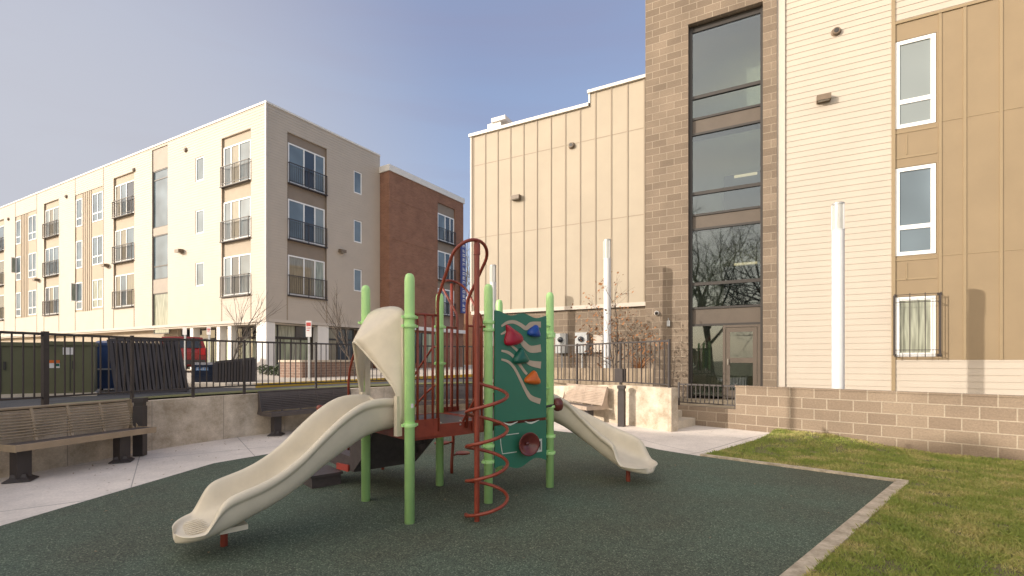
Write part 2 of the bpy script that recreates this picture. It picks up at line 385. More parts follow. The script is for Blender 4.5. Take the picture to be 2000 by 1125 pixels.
# lawn
c_path=[G(1367,889,.01),G(1420,874,.04),G(1475,862,.07),G(1500,855,.085),W(.78,0)]
lawn=[tuple(c1+e1*.9)]+[tuple(p) for p in c_path[1:]]+[W(7,0),(12,1.2),(9,-3),tuple(c3+(c3-c2)*1.4+e2),tuple(c2+e2+e1)]
def lawn_h(x,y):
    b=WA+WD*1.0; d=math.hypot(x-b.x,y-b.y)
    return gh(x,y)+.012+.06*math.exp(-d*d/1.4)+.02*noise.noise(Vector((x*.8,y*.8,3)))*ss(0,1,abs(x-c2.x)+abs(y-c2.y))
sheet('lawn',lawn,lawn_h,.25,M['soil'])
def inside(x,y,poly):
    c=False;n=len(poly);j=n-1
    for i in range(n):
        xi,yi=poly[i][:2];xj,yj=poly[j][:2]
        if (yi>y)!=(yj>y) and x<(xj-xi)*(y-yi)/(yj-yi)+xi:c=not c
        j=i
    return c
def blades(n,region,poly,hf,name,hmin,hmax,w,material):
    V=[];Fc=[]
    x0,x1,y0,y1=region;k=0;tries=0
    while k<n and tries<n*6:
        tries+=1
        x=random.uniform(x0,x1);y=random.uniform(y0,y1)
        if y<2 or x/y>1.16: continue
        if random.random()>min(1,(4.5/max(y,2.2))**1.3): continue
        if not inside(x,y,poly): continue
        cl=noise.noise(Vector((x*3,y*3,0)))
        if cl<-.35 and random.random()<.6: continue
        h=random.uniform(hmin,hmax)*(1+.5*cl);a=random.uniform(0,6.28);ww=w*random.uniform(.6,1.3)*(1+y*.08)
        dx,dy=math.cos(a)*ww,math.sin(a)*ww;lx=random.uniform(-.8,.8)*h;ly=random.uniform(-.8,.8)*h
        z=hf(x,y)-.004;i=len(V)
        V+= [(x-dx,y-dy,z),(x+dx,y+dy,z),(x+lx*.4+dx*.6,y+ly*.4+dy*.6,z+h*.6),(x+lx,y+ly,z+h)]
        Fc+=[(i,i+1,i+2),(i,i+2,i+3)];k+=1
    me=bpy.data.meshes.new(name);me.from_pydata(V,[],Fc);me.materials.append(material)
    o=bpy.data.objects.new(name,me);COL.objects.link(o);return o
gb=blades(110000,(2.0,9.5,2.4,9.6),lawn,lawn_h,'grass',.018,.045,.0028,M['grass'])
tag(gb,'short green and yellowing lawn grass beside the rubber play surface','grass',kind='stuff')

V=[];Fc=[]
for i in range(230):
    x=random.uniform(-5.5,6.5);y=random.uniform(2.6,10.5)
    if abs(x)>1.15*y: continue
    if random.random()<.45: x=random.uniform(-6.3,-4.6);y=random.uniform(5.5,9.5)
    z=(lawn_h(x,y)+.03 if inside(x,y,lawn) else gh(x,y)+.008);a=random.uniform(0,6.28);l=random.uniform(.008,.022);c,d=math.cos(a)*l,math.sin(a)*l;i0=len(V)
    V+=[(x-c,y-d,z),(x+d*.5,y-c*.5,z+.004),(x+c,y+d,z+random.uniform(0,.012)),(x-d*.5,y+c*.5,z+.004)];Fc.append((i0,i0+1,i0+2,i0+3))
me=bpy.data.meshes.new('leaf_litter');me.from_pydata(V,[],Fc);me.materials.append(mat('litter',(.30,.21,.12),.8,.4,9))
o=bpy.data.objects.new('leaf_litter',me);COL.objects.link(o);tag(o,'tiny dry leaf crumbs scattered over paving, lawn and rubber','leaf litter',kind='stuff')
# upper terrain beyond the wall
up_z=.86
offw=[]
for i,p in enumerate(WALL):
    a=Vector(WALL[max(0,i-1)]);b=Vector(WALL[min(len(WALL)-1,i+1)]);d=(b-a).normalized()
    offw.append((p[0]-d.y*.24,p[1]+d.x*.24))
upper=[(-14,-6)]+[p for p in offw if p[0]<1.2]+[(1.4,14.4),(1.4,22),(BIG,60),(BIG,BIG),(-BIG,BIG),(-BIG,-6)]
sheet('street_ground',upper,lambda x,y:up_z,0,M['asphalt'])
terr=[(1.4,16),(1.4,13.0)]+[p for p in offw if p[0]>=1.6][:-3]+[W(-1.71,-.85),W(-1.71,.2),W(0,.2),W(9,.2),(16,9),(9,20)]
tz=.46
sheet('terrace',terr,lambda x,y:tz,0,M['terrace'])
# street: plaza left of the yellow kerb, verge along the wall
k0=Vector(G(613,749,.9)); kd=Vector((.53,.848))
pz=.96
def KP(k,d=0): p=k0+kd*k+Vector((-kd.y,kd.x))*d; return (p.x,p.y)
plaza=[KP(-1.6),KP(40),KP(40,60),KP(14,60),(-40,12.2),(-8.5,12.0)]
mb=MB(); mb.face([(x,y,pz) for x,y in plaza]); 
for i in range(len(plaza)):
    a,b=plaza[i],plaza[(i+1)%len(plaza)]; mb.face([(a[0],a[1],.6),(b[0],b[1],.6),(b[0],b[1],pz),(a[0],a[1],pz)])
tag(mb.build('pavement',M['plaza']),kind='structure')
mb=MB(); p=[KP(-1.6,.14),KP(38,.14),KP(38,0-.01),KP(-1.6,-.01)]
mb.face([(x,y,pz+.004) for x,y in p]); mb.face([(p[3][0],p[3][1],.7),(p[2][0],p[2][1],.7),(p[2][0],p[2][1],pz+.004),(p[3][0],p[3][1],pz+.004)])
tag(mb.build('yellow_kerb',M['yellow']),kind='structure')
verge=[p for p in offw if -7 <p[0]<1.2]
ver=verge+[(p[0]-.2,p[1]+.95) for p in verge[::-1]]
M['verge']=mat('verge_grass',(.10,.13,.035),.9,.4,12,.5,60,col2=(.2,.17,.07))
sheet('verge',ver,lambda x,y:up_z+.006,0,M['verge'])

# ------------------------------------------------------------------ walls round the court
def offset_poly(P,d):
    out=[]
    for i,p in enumerate(P):
        a=Vector(P[max(0,i-1)]);b=Vector(P[min(len(P)-1,i+1)]);t=(b-a).normalized()
        out.append((p[0]-t.y*d,p[1]+t.x*d))
    return out
mb=MB(); back=offset_poly(WALL,.2); L=0
def wtop(p): return .84+.13*ss(1.0,2.6,p[0])
for i in range(len(WALL)-1):
    a,b=WALL[i],WALL[i+1];c,d=back[i],back[i+1];l=math.dist(a,b);za,zb=wtop(a),wtop(b)
    mb.face([(*a,-.3),(*b,-.3),(*b,zb),(*a,za)],[(L,-.3),(L+l,-.3),(L+l,zb),(L,za)])
    mb.face([(*c,-.3),(*c,za),(*d,zb),(*d,-.3)],[(L,-.3),(L,za),(L+l,zb),(L+l,-.3)])
    mb.face([(*a,za),(*b,zb),(*d,zb),(*c,za)],[(L,5),(L+l,5),(L+l,5.2),(L,5.2)]); L+=l
a,c=WALL[-1],back[-1];mb.face([(*a,-.3),(*c,-.3),(*c,wtop(a)),(*a,wtop(a))],[(9,0),(9.2,0),(9.2,1),(9,1)])
cw=mb.build('concrete_wall',M['conc_wall'],bevel=.012)
tag(cw,'long curved low concrete wall with blotchy stains, carrying the dark fence','wall')
# block wall with cap
def wtf(x,y,z): p=WA+WD*x-WN*y; return (p.x,p.y,z)
mb=MB(); mb.box(0,10,0,.2,-.3,.97,tf=wtf)
bw=mb.build('block_wall',M['cmu'])
tag(bw,'long tan split-face block wall with pale mortar along the lawn','wall')
mb=MB(); mb.box(-.012,10,-.012,.212,.973,1.0,tf=wtf); mb.build('coping',M['cmu'],bw,bevel=.006)
mb=MB(); mb.box(-2.4,-.004,.02,.2,-.3,.5,tf=wtf)
chk=mb.build('cheek_wall',M['cmu']); tag(chk,'low brown block wall under the short railing beside the steps','wall')
# short railing on it
rt=empty('railing',wtf(-1.3,.1,.5)); tag(rt,'short dark picket railing on the low block wall by the steps','railing')
def lw(o,f): # shift world-built coordinates to a parent at a location
    pass
def local(root,f):
    l=root.location.copy()
    return lambda x,y,z:(f(x,y,z)[0]-l.x,f(x,y,z)[1]-l.y,f(x,y,z)[2]-l.z)
rtf=local(rt,wtf)
mb=MB(); mb.box(-1.28,-.03,.09,.13,.965,1.0,tf=rtf); mb.build('rail',M['black_metal'],rt)
mb=MB(); mb.box(-1.28,-.03,.095,.125,.56,.585,tf=rtf); mb.build('rail',M['black_metal'],rt)
mb=MB()
for i in range(12): x=-1.19+i*.098; mb.box(x,x+.016,.1,.118,.585,.965,tf=rtf)
mb.build('pickets',M['black_metal'],rt)
for x in (-1.3,-.05):
    mb=MB(); mb.box(x,x+.035,.088,.125,.5,1.03,tf=rtf); mb.build('post',M['black_metal'],rt)
# steps: rise towards the left, in front of the low wall
st=empty('steps',(*G(1345,832,.09),.0)); tag(st,'three pale concrete steps between the concrete wall end and the block wall','steps')
stf=local(st,wtf)
for i,(x1,zt) in enumerate(((-.86,.25),(-1.16,.40),(-1.46,.475))):
    mb=MB(); mb.box(-1.72,x1-.002*i,-.93,.015,-.2+.002*i,zt,tf=stf); mb.build('step',M['conc_wall_pale'],st,bevel=.01)
# ramp wall behind the fence
def seg(a,b):
    a=Vector(a);b=Vector(b);d=(b-a).normalized();n=Vector((-d.y,d.x))
    return lambda x,y,z:(a.x+d.x*x+n.x*y,a.y+d.y*x+n.y*y,z),(b-a).length
f_,l_=seg((.95,13.2),(3.55,12.0)); mb=MB(); mb.box(0,l_,0,.2,.2,1.32,tf=f_)
tag(mb.build('ramp_wall',concrete('ramp_concrete',(.42,.33,.235)),bevel=.01),'plain pale concrete wall behind the fence hiding the white pole foot','wall')

# ------------------------------------------------------------------ fences
def ray_on_poly(px,P):
    r=(px-1000)/F;s=0
    for i in range(len(P)-1):
        a,b=P[i],P[i+1];fa=a[0]-r*a[1];fb=b[0]-r*b[1];l=math.dist(a,b)
        if fa*fb<=0 and a[1]>0: return s+l*abs(fa)/(abs(fa)+abs(fb)+1e-9)
        s+=l
    return None
def along(P,s):
    for i in range(len(P)-1):
        l=math.dist(P[i],P[i+1])
        if s<=l or i==len(P)-2:
            t=s/l;return (P[i][0]+(P[i+1][0]-P[i][0])*t,P[i][1]+(P[i+1][1]-P[i][1])*t),((P[i+1][0]-P[i][0])/l,(P[i+1][1]-P[i][1])/l)
        s-=l
FL=offset_poly(WALL,.1); total=sum(math.dist(FL[i],FL[i+1]) for i in range(len(FL)-1))
ft=1.93; 
fe=empty('fence',(FL[20][0],FL[20][1],.84)); tag(fe,'long dark picket fence standing on top of the curved concrete wall','fence')
o0=fe.location
posts=[ray_on_poly(p,FL) for p in (88,258,377,477,617,768,905,1020,1127,1212,1307)]
posts=[0.1,1.9,3.6]+[p for p in posts if p]
posts=sorted(posts)
def fz(p): return ft+.02*ss(1,2.6,p[0])
for k,s in enumerate(posts):
    p,d=along(FL,s); w=.02 if k!=3 else .032
    mb=MB(); mb.box(-w,w,-w,w,.5,fz(p)+.02,tf=lambda x,y,z:(p[0]+d[0]*x-d[1]*y-o0.x,p[1]+d[1]*x+d[0]*y-o0.y,z-o0.z)); mb.build('post',M['black_metal'],fe)
for k in range(len(posts)-1):
    a,da=along(FL,posts[k]);b,db=along(FL,posts[k+1]);f_,l_=seg(a,b);g_=local(fe,f_)
    za,zb=fz(a),fz(b)
    for (z0,z1,w) in ((-.035,0,.022),(-.93,-.905,.016)):
        mb=MB();q=[]
        for (x,z) in ((0,za),(l_,zb)):
            q.append([g_(x,-w,z+z0),g_(x,w,z+z0),g_(x,w,z+z1),g_(x,-w,z+z1)])
        for j in range(4): mb.face([q[0][j],q[1][j],q[1][(j+1)%4],q[0][(j+1)%4]])
        mb.build('rail',M['black_metal'],fe)
    mb=MB(); n=max(2,int(l_/.118))
    for i in range(1,n): x=l_*i/n; mb.box(x-.008,x+.008,-.008,.008,za-.91,za-.03,tf=g_)
    mb.build('pickets',M['black_metal'],fe)
# small box on the fence
p,d=along(FL,ray_on_poly(1216,FL)); mb=MB(); mb.box(-.13,.13,-.1,.02,1.02,1.34,tf=lambda x,y,z:(p[0]+d[0]*x-d[1]*y,p[1]+d[1]*x+d[0]*y+.12,z))
tag(mb.build('junction_box',M['black_metal'],bevel=.01),'dark square box hanging on the fence above the right bollard','box')

# ------------------------------------------------------------------ bollards and benches
def bollard(x,y,rz,label,zb=0):
    e=empty('bollard',(x,y,zb),rz); tag(e,label,'bollard','square bollards by the concrete wall')
    mb=MB(); mb.box(-.07,.07,-.07,.07,0,.8); mb.build('post',M['black_metal'],e,bevel=.006)
    mb=MB(); mb.box(-.06,.06,-.06,.06,.8,.86); mb.build('louvre',M['dark_frame'],e)
    mb=MB(); mb.box(-.078,.078,-.078,.078,.86,.93); mb.build('cap',M['black_metal'],e,bevel=.006)
bollard(-6.0,7.68,R(12),'dark square bollard at the right end of the slatted left bench')
bollard(2.40,10.42,R(-30),'dark square bollard beside the curved-end bench near the steps',.05)

def bench(name,ox,oy,dx,dy,length,label,metal,front,legs,tall=.9,gz=0,mesh=False):
    rz=math.atan2(dy,dx); e=empty('bench',(ox,oy,gz),rz); tag(e,label,'bench','metal benches along the curved wall')
    # local: x along, y back, z up
    mb=MB(); n=9
    for i in range(n): y=.03+i*.052; mb.box(.02,length-.02,y,y+.04,.462-.0015*i*i*.3,.485-.0015*i*i*.3)
    mb.build('seat',M['bench_metal'],e)
    mb=MB(); mb.box(0,length,-.02,.016,.405,.487); mb.build('front_apron',front,e,bevel=.005)
    mb=MB()
    n=10
    for i in range(n):
        t=i/(n-1); y=.46+.10*t**1.5; z=.52+(tall-.56)*t
        mb.tube([(0,y,z),(length,y,z)],.011,6)
    mb.tube([(0,.565,tall),(length,.565,tall)],.02,8)
    if mesh:
        for (a,b) in zip([(.45,.49),(.47,.57),(.51,.72)],[(.47,.57),(.51,.72),(.56,tall)]):
            mb.face([(0,a[0],a[1]),(length,a[0],a[1]),(length,b[0],b[1]),(0,b[0],b[1])]);mb.face([(0,a[0]+.012,a[1]),(length,a[0]+.012,a[1]),(length,b[0]+.012,b[1]),(0,b[0]+.012,b[1])])
    mb.build('backrest',metal,e)
    ns=max(3,int(length/.42)+1)
    for i in range(ns):
        x=.02+(length-.04)*i/(ns-1)
        mb=MB()
        prof=[(.0,.455),(.25,.45),(.42,.455),(.455,.5),(.47,.6),(.51,.75),(.555,tall)]
        for (a,b) in zip(prof,prof[1:]):
            mb.face([(x-.016,a[0],a[1]),(x+.016,a[0],a[1]),(x+.016,b[0],b[1]),(x-.016,b[0],b[1])])
            mb.face([(x-.016,a[0]+.012,a[1]-.02),(x+.016,a[0]+.012,a[1]-.02),(x+.016,b[0]+.014,b[1]-.01),(x-.016,b[0]+.014,b[1]-.01)])
            for sx in (-.016,.016): mb.face([(x+sx,a[0],a[1]),(x+sx,b[0],b[1]),(x+sx,b[0]+.014,b[1]-.01),(x+sx,a[0]+.012,a[1]-.02)])
        mb.build('support_strap',metal,e)
    for x in (0,length):
        mb=MB(); s=-1 if x==0 else 1
        pr=[(-.02,.40),(-.02,.49),(.38,.485),(.43,.56),(.49,.78),(.535,tall+.01),(.58,tall+.01),(.56,.75),(.55,.55),(.60,.42),(.45,.40)]
        mb.prism([(a,b) for a,b in pr],x-.012*(s<0),x+.012*(s>0),tf=lambda a,y,z:(y,a,z))
        mb.build('end_frame',metal,e)
    for x in legs:
        mb=MB(); mb.box(x-.075,x+.075,.15,.3,.03,.46); mb.lathe((x,.225,0),[(.0,0),(.19,0),(.19,.012),(.12,.05),(.10,.09)],4)
        mb.build('leg',M['black_metal'],e,bevel=.004)
    return e
M['bench_gold']=mat('bench_rods',(.35,.27,.18),.5,.15,5)
bench('b',-6.13,5.88,.309,.951,1.68,'long slatted metal bench with tan front edge at the left',M['bench_gold'],M['bench_tan'],(.16,1.35))
bench('b',-4.77,9.45,.61,.79,2.1,'dark mesh-backed bench seen behind the top of the left slide',M['bench_metal'],M['bench_metal'],(.2,1.8),.88,mesh=True)
bench('b',-2.75,11.75,.93,.36,2.2,'distant dark bench seen through the red railings under the deck',M['bench_metal'],M['bench_metal'],(.3,1.9),.86,mesh=True)
M['bench_brown']=mat('bench_brown',(.42,.33,.26),.5,.15,5)
bench('b',.95,12.3,.42,-.907,1.75,'brown bench with curved end frame in sun behind the right slide',M['bench_brown'],M['bench_brown'],(.3,1.5),.9,mesh=True)

# ------------------------------------------------------------------ light columns
def column(x,y,ztop,zb,label,r=.1):
    e=empty('light_column',(x,y,zb)); tag(e,label,'light column','white light columns before the right building')
    h=ztop-zb; mb=MB(); mb.lathe((0,0,0),[(r,0),(r,h-.52)],24); mb.build('shaft',M['white_pole'],e,smooth=False)
    mb=MB(); mb.lathe((0,0,h-.535),[(r+.004,0),(r+.004,.015)],24); mb.build('collar',M['white_pole'],e)
    mb=MB(); mb.lathe((0,0,h-.52),[(r*.93,0.002),(r*.93,.48)],24); mb.build('lens',M['lens'],e)
    mb=MB(); mb.lathe((0,0,h-.04),[(r,0),(r,.03),(r*.9,.04)],24); mb.build('cap',M['steel'],e)
    mb=MB()
    for k in (0,2.1,4.2): a=k+.9; mb.box(-.012,.012,-.012,.012,h-.52,h-.04,tf=lambda X,Y,Z:(X+math.cos(a)*r*.97,Y+math.sin(a)*r*.97,Z))
    mb.build('strut',M['white_pole'],e)
column(-.57,14.37,4.4,up_z,'slim white light column mostly hidden behind the spiral climber')
column(2.61,13.04,4.83,tz,'white light column standing left of the stair tower door')
column(6.28,9.17,4.56,tz,'nearest white light column before the cream siding wall',.107)

# ------------------------------------------------------------------ frames for facades
class Fr:
    def __init__(s,O,d,inward):
        s.O=Vector(O);s.d=Vector(d).normalized();s.i=Vector(inward).normalized()
    def s(s_,px,dep=0):
        O=s_.O+s_.i*dep;r=(px-1000)/F;return (r*O.y-O.x)/(s_.d.x-r*s_.d.y)
    def z(s_,px,py,dep=0):
        q=s_.O+s_.i*dep+s_.d*s_.s(px,dep);return H+(HZ-py)/F*q.y
    def w(s_,s,dep,z): q=s_.O+s_.d*s+s_.i*dep;return (q.x,q.y,z)
    def tf(s_,root=None):
        if root is None:return s_.w
        l=root.location.copy();return lambda a,b,c:(s_.O.x+s_.d.x*a+s_.i.x*b-l.x,s_.O.y+s_.d.y*a+s_.i.y*b-l.y,c-l.z)
def cells(s0,s1,z0,z1,holes):
    xs=sorted({s0,s1}|{max(s0,min(s1,v)) for h in holes for v in h[:2]})
    out=[]
    for a,b in zip(xs,xs[1:]):
        if b-a<1e-4: continue
        cov=sorted([(h[2],h[3]) for h in holes if h[0]<=a+1e-5 and h[1]>=b-1e-5])
        z=z0
        for (c,d) in cov:
            if c>z+1e-4: out.append((a,b,z,min(c,z1)))
            z=max(z,d)
        if z<z1-1e-4: out.append((a,b,z,z1))
    return out
def lap(mb,tf,s0,s1,z0,z1,exp=.15,lipd=.011):
    k=math.floor(z0/exp+1e-6)
    while k*exp<z1-1e-4:
        a=max(z0,k*exp);b=min(z1,(k+1)*exp)
        da=-lipd*(1-(a-k*exp)/exp);db=-lipd*(1-(b-k*exp)/exp)
        mb.face([tf(s0,da,a),tf(s1,da,a),tf(s1,db,b),tf(s0,db,b)],[(s0,a),(s1,a),(s1,b),(s0,b)])
        if a>z0+1e-4: mb.face([tf(s0,da,a),tf(s1,da,a),tf(s1,0,a),tf(s0,0,a)],[(s0,a),(s1,a),(s1,a),(s0,a)])
        k+=1
    for s in (s0,s1): mb.face([tf(s,0,z0),tf(s,.14,z0),tf(s,.14,z1),tf(s,0,z1)])
    mb.face([tf(s0,-lipd*.5,z0),tf(s1,-lipd*.5,z0),tf(s1,.14,z0),tf(s0,.14,z0)])
    mb.face([tf(s0,0,z1),tf(s1,0,z1),tf(s1,.14,z1),tf(s0,.14,z1)])
def window(parent,tf,s0,s1,z0,z1,dep,divs,panes,frame_m,fw=.05,name='window',trans=None,fd=.06):
    mb=MB()
    mb.box(s0,s0+fw,dep,dep+fd,z0,z1,tf=tf);mb.box(s1-fw,s1,dep,dep+fd,z0,z1,tf=tf)
    mb.box(s0+fw,s1-fw,dep,dep+fd,z0,z0+fw,tf=tf);mb.box(s0+fw,s1-fw,dep,dep+fd,z1-fw,z1,tf=tf)
    xs=[s0+fw]+[s0+(s1-s0)*d for d in divs]+[s1-fw]
    for x in xs[1:-1]: mb.box(x-fw*.5,x+fw*.5,dep+.004,dep+fd-.004,z0+fw,z1-fw,tf=tf)
    if trans:
        zt=z0+(z1-z0)*trans; mb.box(s0+fw,s1-fw,dep+.008,dep+fd-.008,zt-fw*.6,zt+fw*.6,tf=tf)
    w=mb.build(name,frame_m,parent)
    zs=[(z0+fw,z1-fw)] if not trans else [(z0+fw,zt-fw*.6),(zt+fw*.6,z1-fw)]
    for i,(a,b) in enumerate(zip(xs,xs[1:])):
        for (c,d) in zs:
            a2=a+(fw*.5 if i else 0);b2=b-(fw*.5 if i<len(xs)-2 else 0)
            mb=MB();mb.box(a2,b2,dep+.03,dep+.036,c,d,tf=tf);mb.build('pane',panes[i%len(panes)],w)
    return w
def rail(parent,tf,s0,s1,z0,h=1.05,out=-.12,n=None):
    mb=MB();mb.box(s0,s1,out,out+.035,z0+h-.04,z0+h,tf=tf);mb.box(s0,s1,out,out+.03,z0+.06,z0+.09,tf=tf)
    for s in (s0,(s0+s1)/2-.015,s1-.03): mb.box(s,s+.03,out,out+.03,z0-.05,z0+h,tf=tf)
    n=n or max(4,int((s1-s0)/.11))
    for i in range(1,n): x=s0+(s1-s0)*i/n;mb.box(x-.007,x+.007,out+.008,out+.022,z0+.08,z0+h-.03,tf=tf)
    for s in (s0,s1-.03): mb.box(s,s+.03,out+.03,.0,z0+h-.04,z0+h,tf=tf)
    mb.box(s0-.03,s1+.03,out-.02,.05,z0-.1,z0-.05,tf=tf)
    return mb.build('balcony_rail',M['black_metal'],parent)
def lamp(px,py,fr,label,kind='wall_lamp',w=.3,h=.16,dp=.2,dep=0,group='taupe wall lamps'):
    s=fr.s(px,dep);z=fr.z(px,py,dep);p=fr.w(s,dep-.002,z);e=empty(kind,p);tf=fr.tf(e)
    tag(e,label,'wall lamp',group)
    mb=MB();mb.prism([(-w/2,0),(w/2,0),(w/2,h),(-w/2,h)],dep-.03-dp*.4,dep-.002,tf=lambda a,b,c:tf(s+a,b,z+c-h/2));mb.build('back_plate',M['fixture'],e)
    mb=MB()
    pr=[(dep-.03-dp*.4,z+h/2),(dep-dp*.4-.03,z-h*.35),(dep-dp,z-h/2),(dep-dp,z+h*.38)]
    mb.prism(pr,s-w/2,s+w/2,tf=lambda a,b,c:tf(b,a,c));mb.build('hood',M['fixture'],e,bevel=.006)
    mb=MB();mb.box(s-w*.4,s+w*.4,dep-dp*.9,dep-dp*.5,z-h*.53,z-h*.5,tf=tf);mb.build('lens',M['lens'],e)
    return e

# ------------------------------------------------------------------ right building
RO=(262/F*14.1,14.1);RD=Vector((1740,-F)).normalized();RI=Vector((RD.y*-1,RD.x))
fr=Fr(RO,RD,RI)
rb=empty('apartment_building',(RO[0],RO[1],tz));tag(rb,'large right building with block stair tower, cream siding and tan panels','building')
rt_=fr.tf(rb)
sW0=fr.s(922);sT0=0;sT1=fr.s(1517);sG0,sG1=fr.s(1345),fr.s(1490)
zl=fr.z(922,268);zh=fr.z(1152,183);sst=fr.s(1153);zb=fr.z(1077,607)
TT=13.6;ZB=.1
# west block: base of blocks, panels above
mb=MB();mb.box(sW0,sT0-.004,.06,.3,ZB,zb,tf=rt_);mb.build('block_base',M['cmu_tower'],rb)
mb=MB();mb.box(sW0,sT0-.004,0,.3,zb+.12,zl,tf=rt_);mb.box(sst,sT0-.004,0,.3,zl,zh,tf=rt_);mb.build('panel_wall',M['batten'],rb)
mb=MB();mb.box(sW0-.02,sT0-.004,-.035,.3,zb,zb+.12,tf=rt_);mb.build('band_trim',M['trim_cream'],rb)
mb=MB()
nb=13
for i in range(nb):
    s=sW0+.06+(0-.05-sW0-.06)*i/(nb-1)-.02
    top=zh if s>sst-.05 else zl
    mb.box(s,s+.035,-.02,0,zb+.12,top-.02,tf=rt_)
for px,py in ((972,459),(924,325)):
    z=fr.z(px,py);mb.box(sW0,0-.004,-.006,0,z-.012,z+.012,tf=rt_)
mb.build('batten',M['batten_trim'],rb)
mb=MB();mb.box(sW0-.1,sst-.05,-.08,.4,zl,zl+.1,tf=rt_);mb.box(sst-.08,-.004,-.08,.4,zh,zh+.09,tf=rt_);mb.box(sst-.05,sst,-.03,.3,zl+.1,zh,tf=rt_);mb.build('parapet_cap',M['roof_metal'],rb)
mb=MB();mb.box(sW0-.06,sW0,-.035,.3,zb+.12,zl,tf=rt_);mb.box(sW0,sW0+.02,.3,12,ZB,zl,tf=rt_);mb.box(sW0+.02,0,12,12.2,ZB,zl,tf=rt_);mb.box(sW0,0,.4,12,zl-.3,zl-.1,tf=rt_);mb.box(sW0+.3,sW0+.5,.31,.33,ZB,zl,tf=rt_);mb.build('side_wall',M['trim_cream'],rb)
# rooftop unit
hs=fr.s(953);e=empty('rooftop_unit',fr.w(hs,1.0,zl));tag(e,'white rooftop vent unit on the far left roof corner','roof vent');tfh=fr.tf(e)
mb=MB();mb.box(hs-.35,hs+.2,.55,1.1,zl,zl+.62,tf=tfh);mb.build('housing',M['trim_white'],e,bevel=.02)
mb=MB();mb.box(hs-.15,hs+.42,.48,1.18,zl+.62,zl+.76,tf=tfh);mb.build('hood',M['trim_white'],e,bevel=.02)
# tower
TD=-.1
mb=MB()
def ztw(py): return fr.z(1350,py)
glt=fr.z(1345,52)
for c in cells(sT0,sT1,ZB,TT,[(sG0,sG1,tz,glt)]): mb.box(c[0],c[1],TD,.14,c[2],c[3],tf=rt_)
mb.box(sT0,sT0+.15,.14,9,ZB,TT,tf=rt_);mb.box(sT1-.15,sT1,.14,9,ZB,TT,tf=rt_);mb.build('tower_wall',M['cmu_tower'],rb)
# stair glazing: levels
lv=[62,190,232,262,378,420,448,555,602,635]
Z=[ztw(y) for y in lv];gd=.10
mb=MB()
mb.box(sG0+.002,sG0+.09,gd-.04,gd+.08,tz,glt-.002,tf=rt_);mb.box(sG1-.06,sG1-.002,gd-.04,gd+.08,tz,glt-.002,tf=rt_)
mb.box(sG0+.09,sG1-.06,gd-.02,gd+.08,Z[0],glt-.002,tf=rt_)
for z in (Z[1],Z[4],Z[7]): mb.box(sG0+.09,sG1-.06,gd-.03,gd+.06,z-.045,z+.045,tf=rt_)
for a,b in ((3,2),(6,5),(9,8)):
    for z in (Z[a],Z[b]): mb.box(sG0+.09,sG1-.06,gd-.03,gd+.06,z-.03,z+.03,tf=rt_)
sw=mb.build('stair_window',M['dark_frame'],rb)
for a,b in ((3,2),(6,5),(9,8)):
    mb=MB(); mb.box(sG0+.09,sG1-.06,gd,gd+.05,Z[a]+.03,Z[b]-.03,tf=rt_);mb.build('spandrel',M['bronze'],sw)
sD0=fr.s(1415,gd)
for (a,b) in ((Z[1]+.045,Z[0]),(Z[2]+.03,Z[1]-.045),(Z[4]+.045,Z[3]-.03),(Z[5]+.03,Z[4]-.045),(Z[7]+.045,Z[6]-.03),(Z[8]+.03,Z[7]-.045)):
    mb=MB();mb.box(sG0+.09,sG1-.06,gd+.01,gd+.016,a,b,tf=rt_);mb.build('pane',M['glass_stair'],sw)
mb=MB();mb.box(sG0+.09,sD0-.04,gd+.01,gd+.016,tz+.05,Z[9]-.03,tf=rt_);mb.build('pane',M['glass_stair'],sw)
# door
dz0,dz1=tz+.02,Z[9]-.03
mb=MB();mb.box(sD0-.04,sD0+.03,gd-.03,gd+.06,tz,dz1,tf=rt_);mb.box(sG1-.13,sG1-.06,gd-.03,gd+.06,tz,dz1,tf=rt_);mb.box(sD0+.03,sG1-.13,gd-.03,gd+.06,dz1-.06,dz1,tf=rt_)
dr=mb.build('door',M['bronze'],rb)
a,b=sD0+.04,sG1-.14;mid=dz0+(dz1-dz0)*.52
mb=MB();w=.1
mb.box(a,a+w,gd-.015,gd+.03,dz0,dz1-.07,tf=rt_);mb.box(b-w,b,gd-.015,gd+.03,dz0,dz1-.07,tf=rt_)
for z0,z1 in ((dz0,dz0+.22),(mid-.07,mid+.07),(dz1-.19,dz1-.07)): mb.box(a+w,b-w,gd-.015,gd+.03,z0,z1,tf=rt_)
mb.build('door_leaf',M['bronze'],dr)
for z0,z1 in ((dz0+.22,mid-.07),(mid+.07,dz1-.19)):
    mb=MB();mb.box(a+w,b-w,gd,gd+.006,z0,z1,tf=rt_);mb.build('pane',M['glass_stair'],dr)
mb=MB();mb.tube([rt_(a+.05,gd-.05,mid-.12),rt_(a+.05,gd-.05,mid+.04)],.014,8);mb.box(a+.035,a+.065,gd-.04,gd-.01,mid-.06,mid-.02,tf=rt_);mb.build('handle',M['bolt'],dr)
